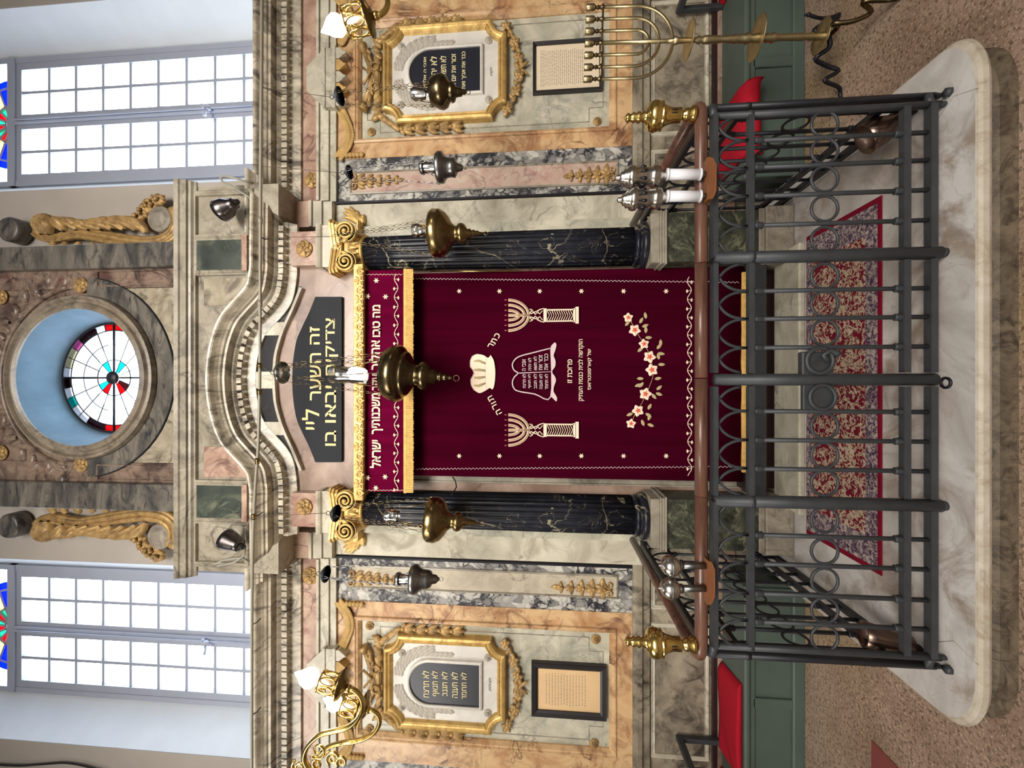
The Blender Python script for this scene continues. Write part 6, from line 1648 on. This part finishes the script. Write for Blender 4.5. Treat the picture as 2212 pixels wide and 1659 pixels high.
# ------------------------------------------------------------------ standing brass menorah
YM = 2.17
def mpt(px, py): return P(px, py, YM)
base = mpt(1786, 78); top = mpt(1300, 93)
t = thing('standing_menorah', (base.x, YM, 0), 'tall brass seven-branched menorah with snake feet standing before the right bench', 'menorah')
axis = (top-base).normalized(); RA = Vector((0, 0, 1)).rotation_difference(axis).to_matrix()
def along(px):
    z = Zp(px, YM); k = (z-base.z)/(top.z-base.z); return base+(top-base)*k
k = sc_(1500, YM)
stem = [(1786, 8), (1778, 9), (1774, 7), (1766, 8), (1758, 6), (1752, 8), (1744, 6), (1735, 7), (1720, 7), (1690, 6), (1676, 7), (1668, 10), (1662, 7), (1656, 9), (1650, 6), (1640, 9), (1630, 9), (1624, 7), (1612, 11), (1607, 8), (1600, 9), (1594, 7), (1587, 9), (1580, 7), (1574, 8), (1566, 6), (1550, 7), (1530, 8), (1520, 8), (1515, 5), (1509, 8), (1503, 5), (1494, 4), (1482, 5), (1466, 6), (1456, 9), (1454, 5), (1440, 4), (1300, 4)]
mb = MB(); s0 = base
mb.lathe(base, [(r*sc_(px, YM), (along(px)-base).length) for px, r in stem], 20, RA); obj('stem', mb, M['brasspale'], t)
for px, r in ((1490, 38), (1636, 42), (1776, 33)):
    c = along(px); rr = r*sc_(px, YM); mb = MB(); mb.lathe(c, [(0.006, -0.012), (rr*0.4, -0.010), (rr*0.9, 0.0), (rr, 0.006), (rr*0.97, 0.008), (rr*0.5, 0.0), (0.006, -0.004)], 32, RA, lambda a, h: 1+0.02*cos(8*a)); obj('drip_dish', mb, M['brasspale'], t)
ux_ = RA @ Vector((1, 0, 0))
ctr = along(1300); zc = {1: along(1401), 2: along(1424), 3: along(1453)}
sp_ = 25.8*sc_(1300, YM)
for n_ in (1, 2, 3):
    r = sp_*n_; cen = zc[n_] + axis*r
    pts = [ctr-ux_*r] + [cen + ux_*(r*cos(a)) + axis*(r*sin(a)) for a in [pi+pi*i/24 for i in range(25)]] + [ctr+ux_*r]
    mb = MB(); mb.tube(pts, 0.0085, 10, flat=0.7); obj('branch', mb, M['brasspale'], t)
mb = MB(); mb.tube([ctr-ux_*sp_*3.15, ctr+ux_*sp_*3.15], 0.006, 8); obj('cross_bar', mb, M['brasspale'], t)
for n_ in range(-3, 4):
    c = ctr+ux_*sp_*n_; h = 36*sc_(1285, YM); mb = MB()
    mb.lathe(c, [(0.010, -0.004), (0.017, 0.0), (0.010, h*0.1), (0.007, h*0.22), (0.012, h*0.30), (0.006, h*0.38), (0.010, h*0.47), (0.016, h*0.53)], 14, RA)
    cu = obj('candle_cup', mb, M['bronze'], t)
    mb = MB(); mb.lathe(c, [(0.015, h*0.53), (0.017, h*0.56), (0.017, h*0.98), (0.0155, h), (0.0145, h*0.98), (0.0145, h*0.6)], 16, RA); obj('socket_sleeve', mb, M['brasspale'], cu)
for an in (-pi/2-0.15, pi*0.18, pi*0.86):        # snake feet
    d = Vector((cos(an), sin(an), 0)); side = Vector((-d.y, d.x, 0)); mb = MB()
    prof = [(0.0, base.z-0.01, 0), (0.05, base.z-0.02, 0.01), (0.09, base.z+0.03, 0.0), (0.12, base.z-0.04, -0.015), (0.15, base.z-0.10, 0.0), (0.19, base.z-0.03, 0.02), (0.22, base.z-0.12, 0.0), (0.25, 0.011, -0.01), (0.29, 0.012, 0.01), (0.31, 0.05, 0.02), (0.30, 0.10, 0.01), (0.31, 0.14, 0.0)]
    pts = [Vector((base.x, YM, 0))+d*a+Vector((0, 0, z))+side*s_ for a, z, s_ in prof]; pts = smooth3d(pts, 5); n = len(pts)
    mb.tube(pts, [0.012-0.004*i/n for i in range(n)], 8); mb.ball(pts[-1], 0.011, n=8); mb.ball(pts[-1]+Vector((0, 0, 0.016)), 0.007, n=8)
    obj('snake_foot', mb, M['bronze'] if abs(an+pi/2) < 0.5 else M['ironblack'], t)

# ------------------------------------------------------------------ small things on the ark front
mb = MB(); mb.tube([P(978, 1030, 2.585), P(984, 1040, 2.57), P(986, 1052, 2.55), P(980, 1062, 2.53), P(975, 1070, 2.50)], 0.004, 8)
tag(obj('cable', mb, M['cable']), 'short black cable looping from the curtain to the left column', 'cable')
mb = MB(); a, b = P(1126, 586, 2.585), P(930, 586, 2.585); mb.tube([a, b], 0.004, 8); tag(obj('brass_strip', mb, M['brass']), 'thin shining brass strip upright between the curtain and right column', 'strip')


mb = MB(); mb.tube(smooth3d([P(-20, 1651, 2.93), P(40, 1654, 2.93), P(90, 1651, 2.93), P(140, 1648, 2.93), P(185, 1655, 2.93), P(230, 1668, 2.93)], 5), 0.007, 8)
tag(obj('cable', mb, M['cable']), 'dark cable drooping along the plaster wall outside the left window', 'cable')
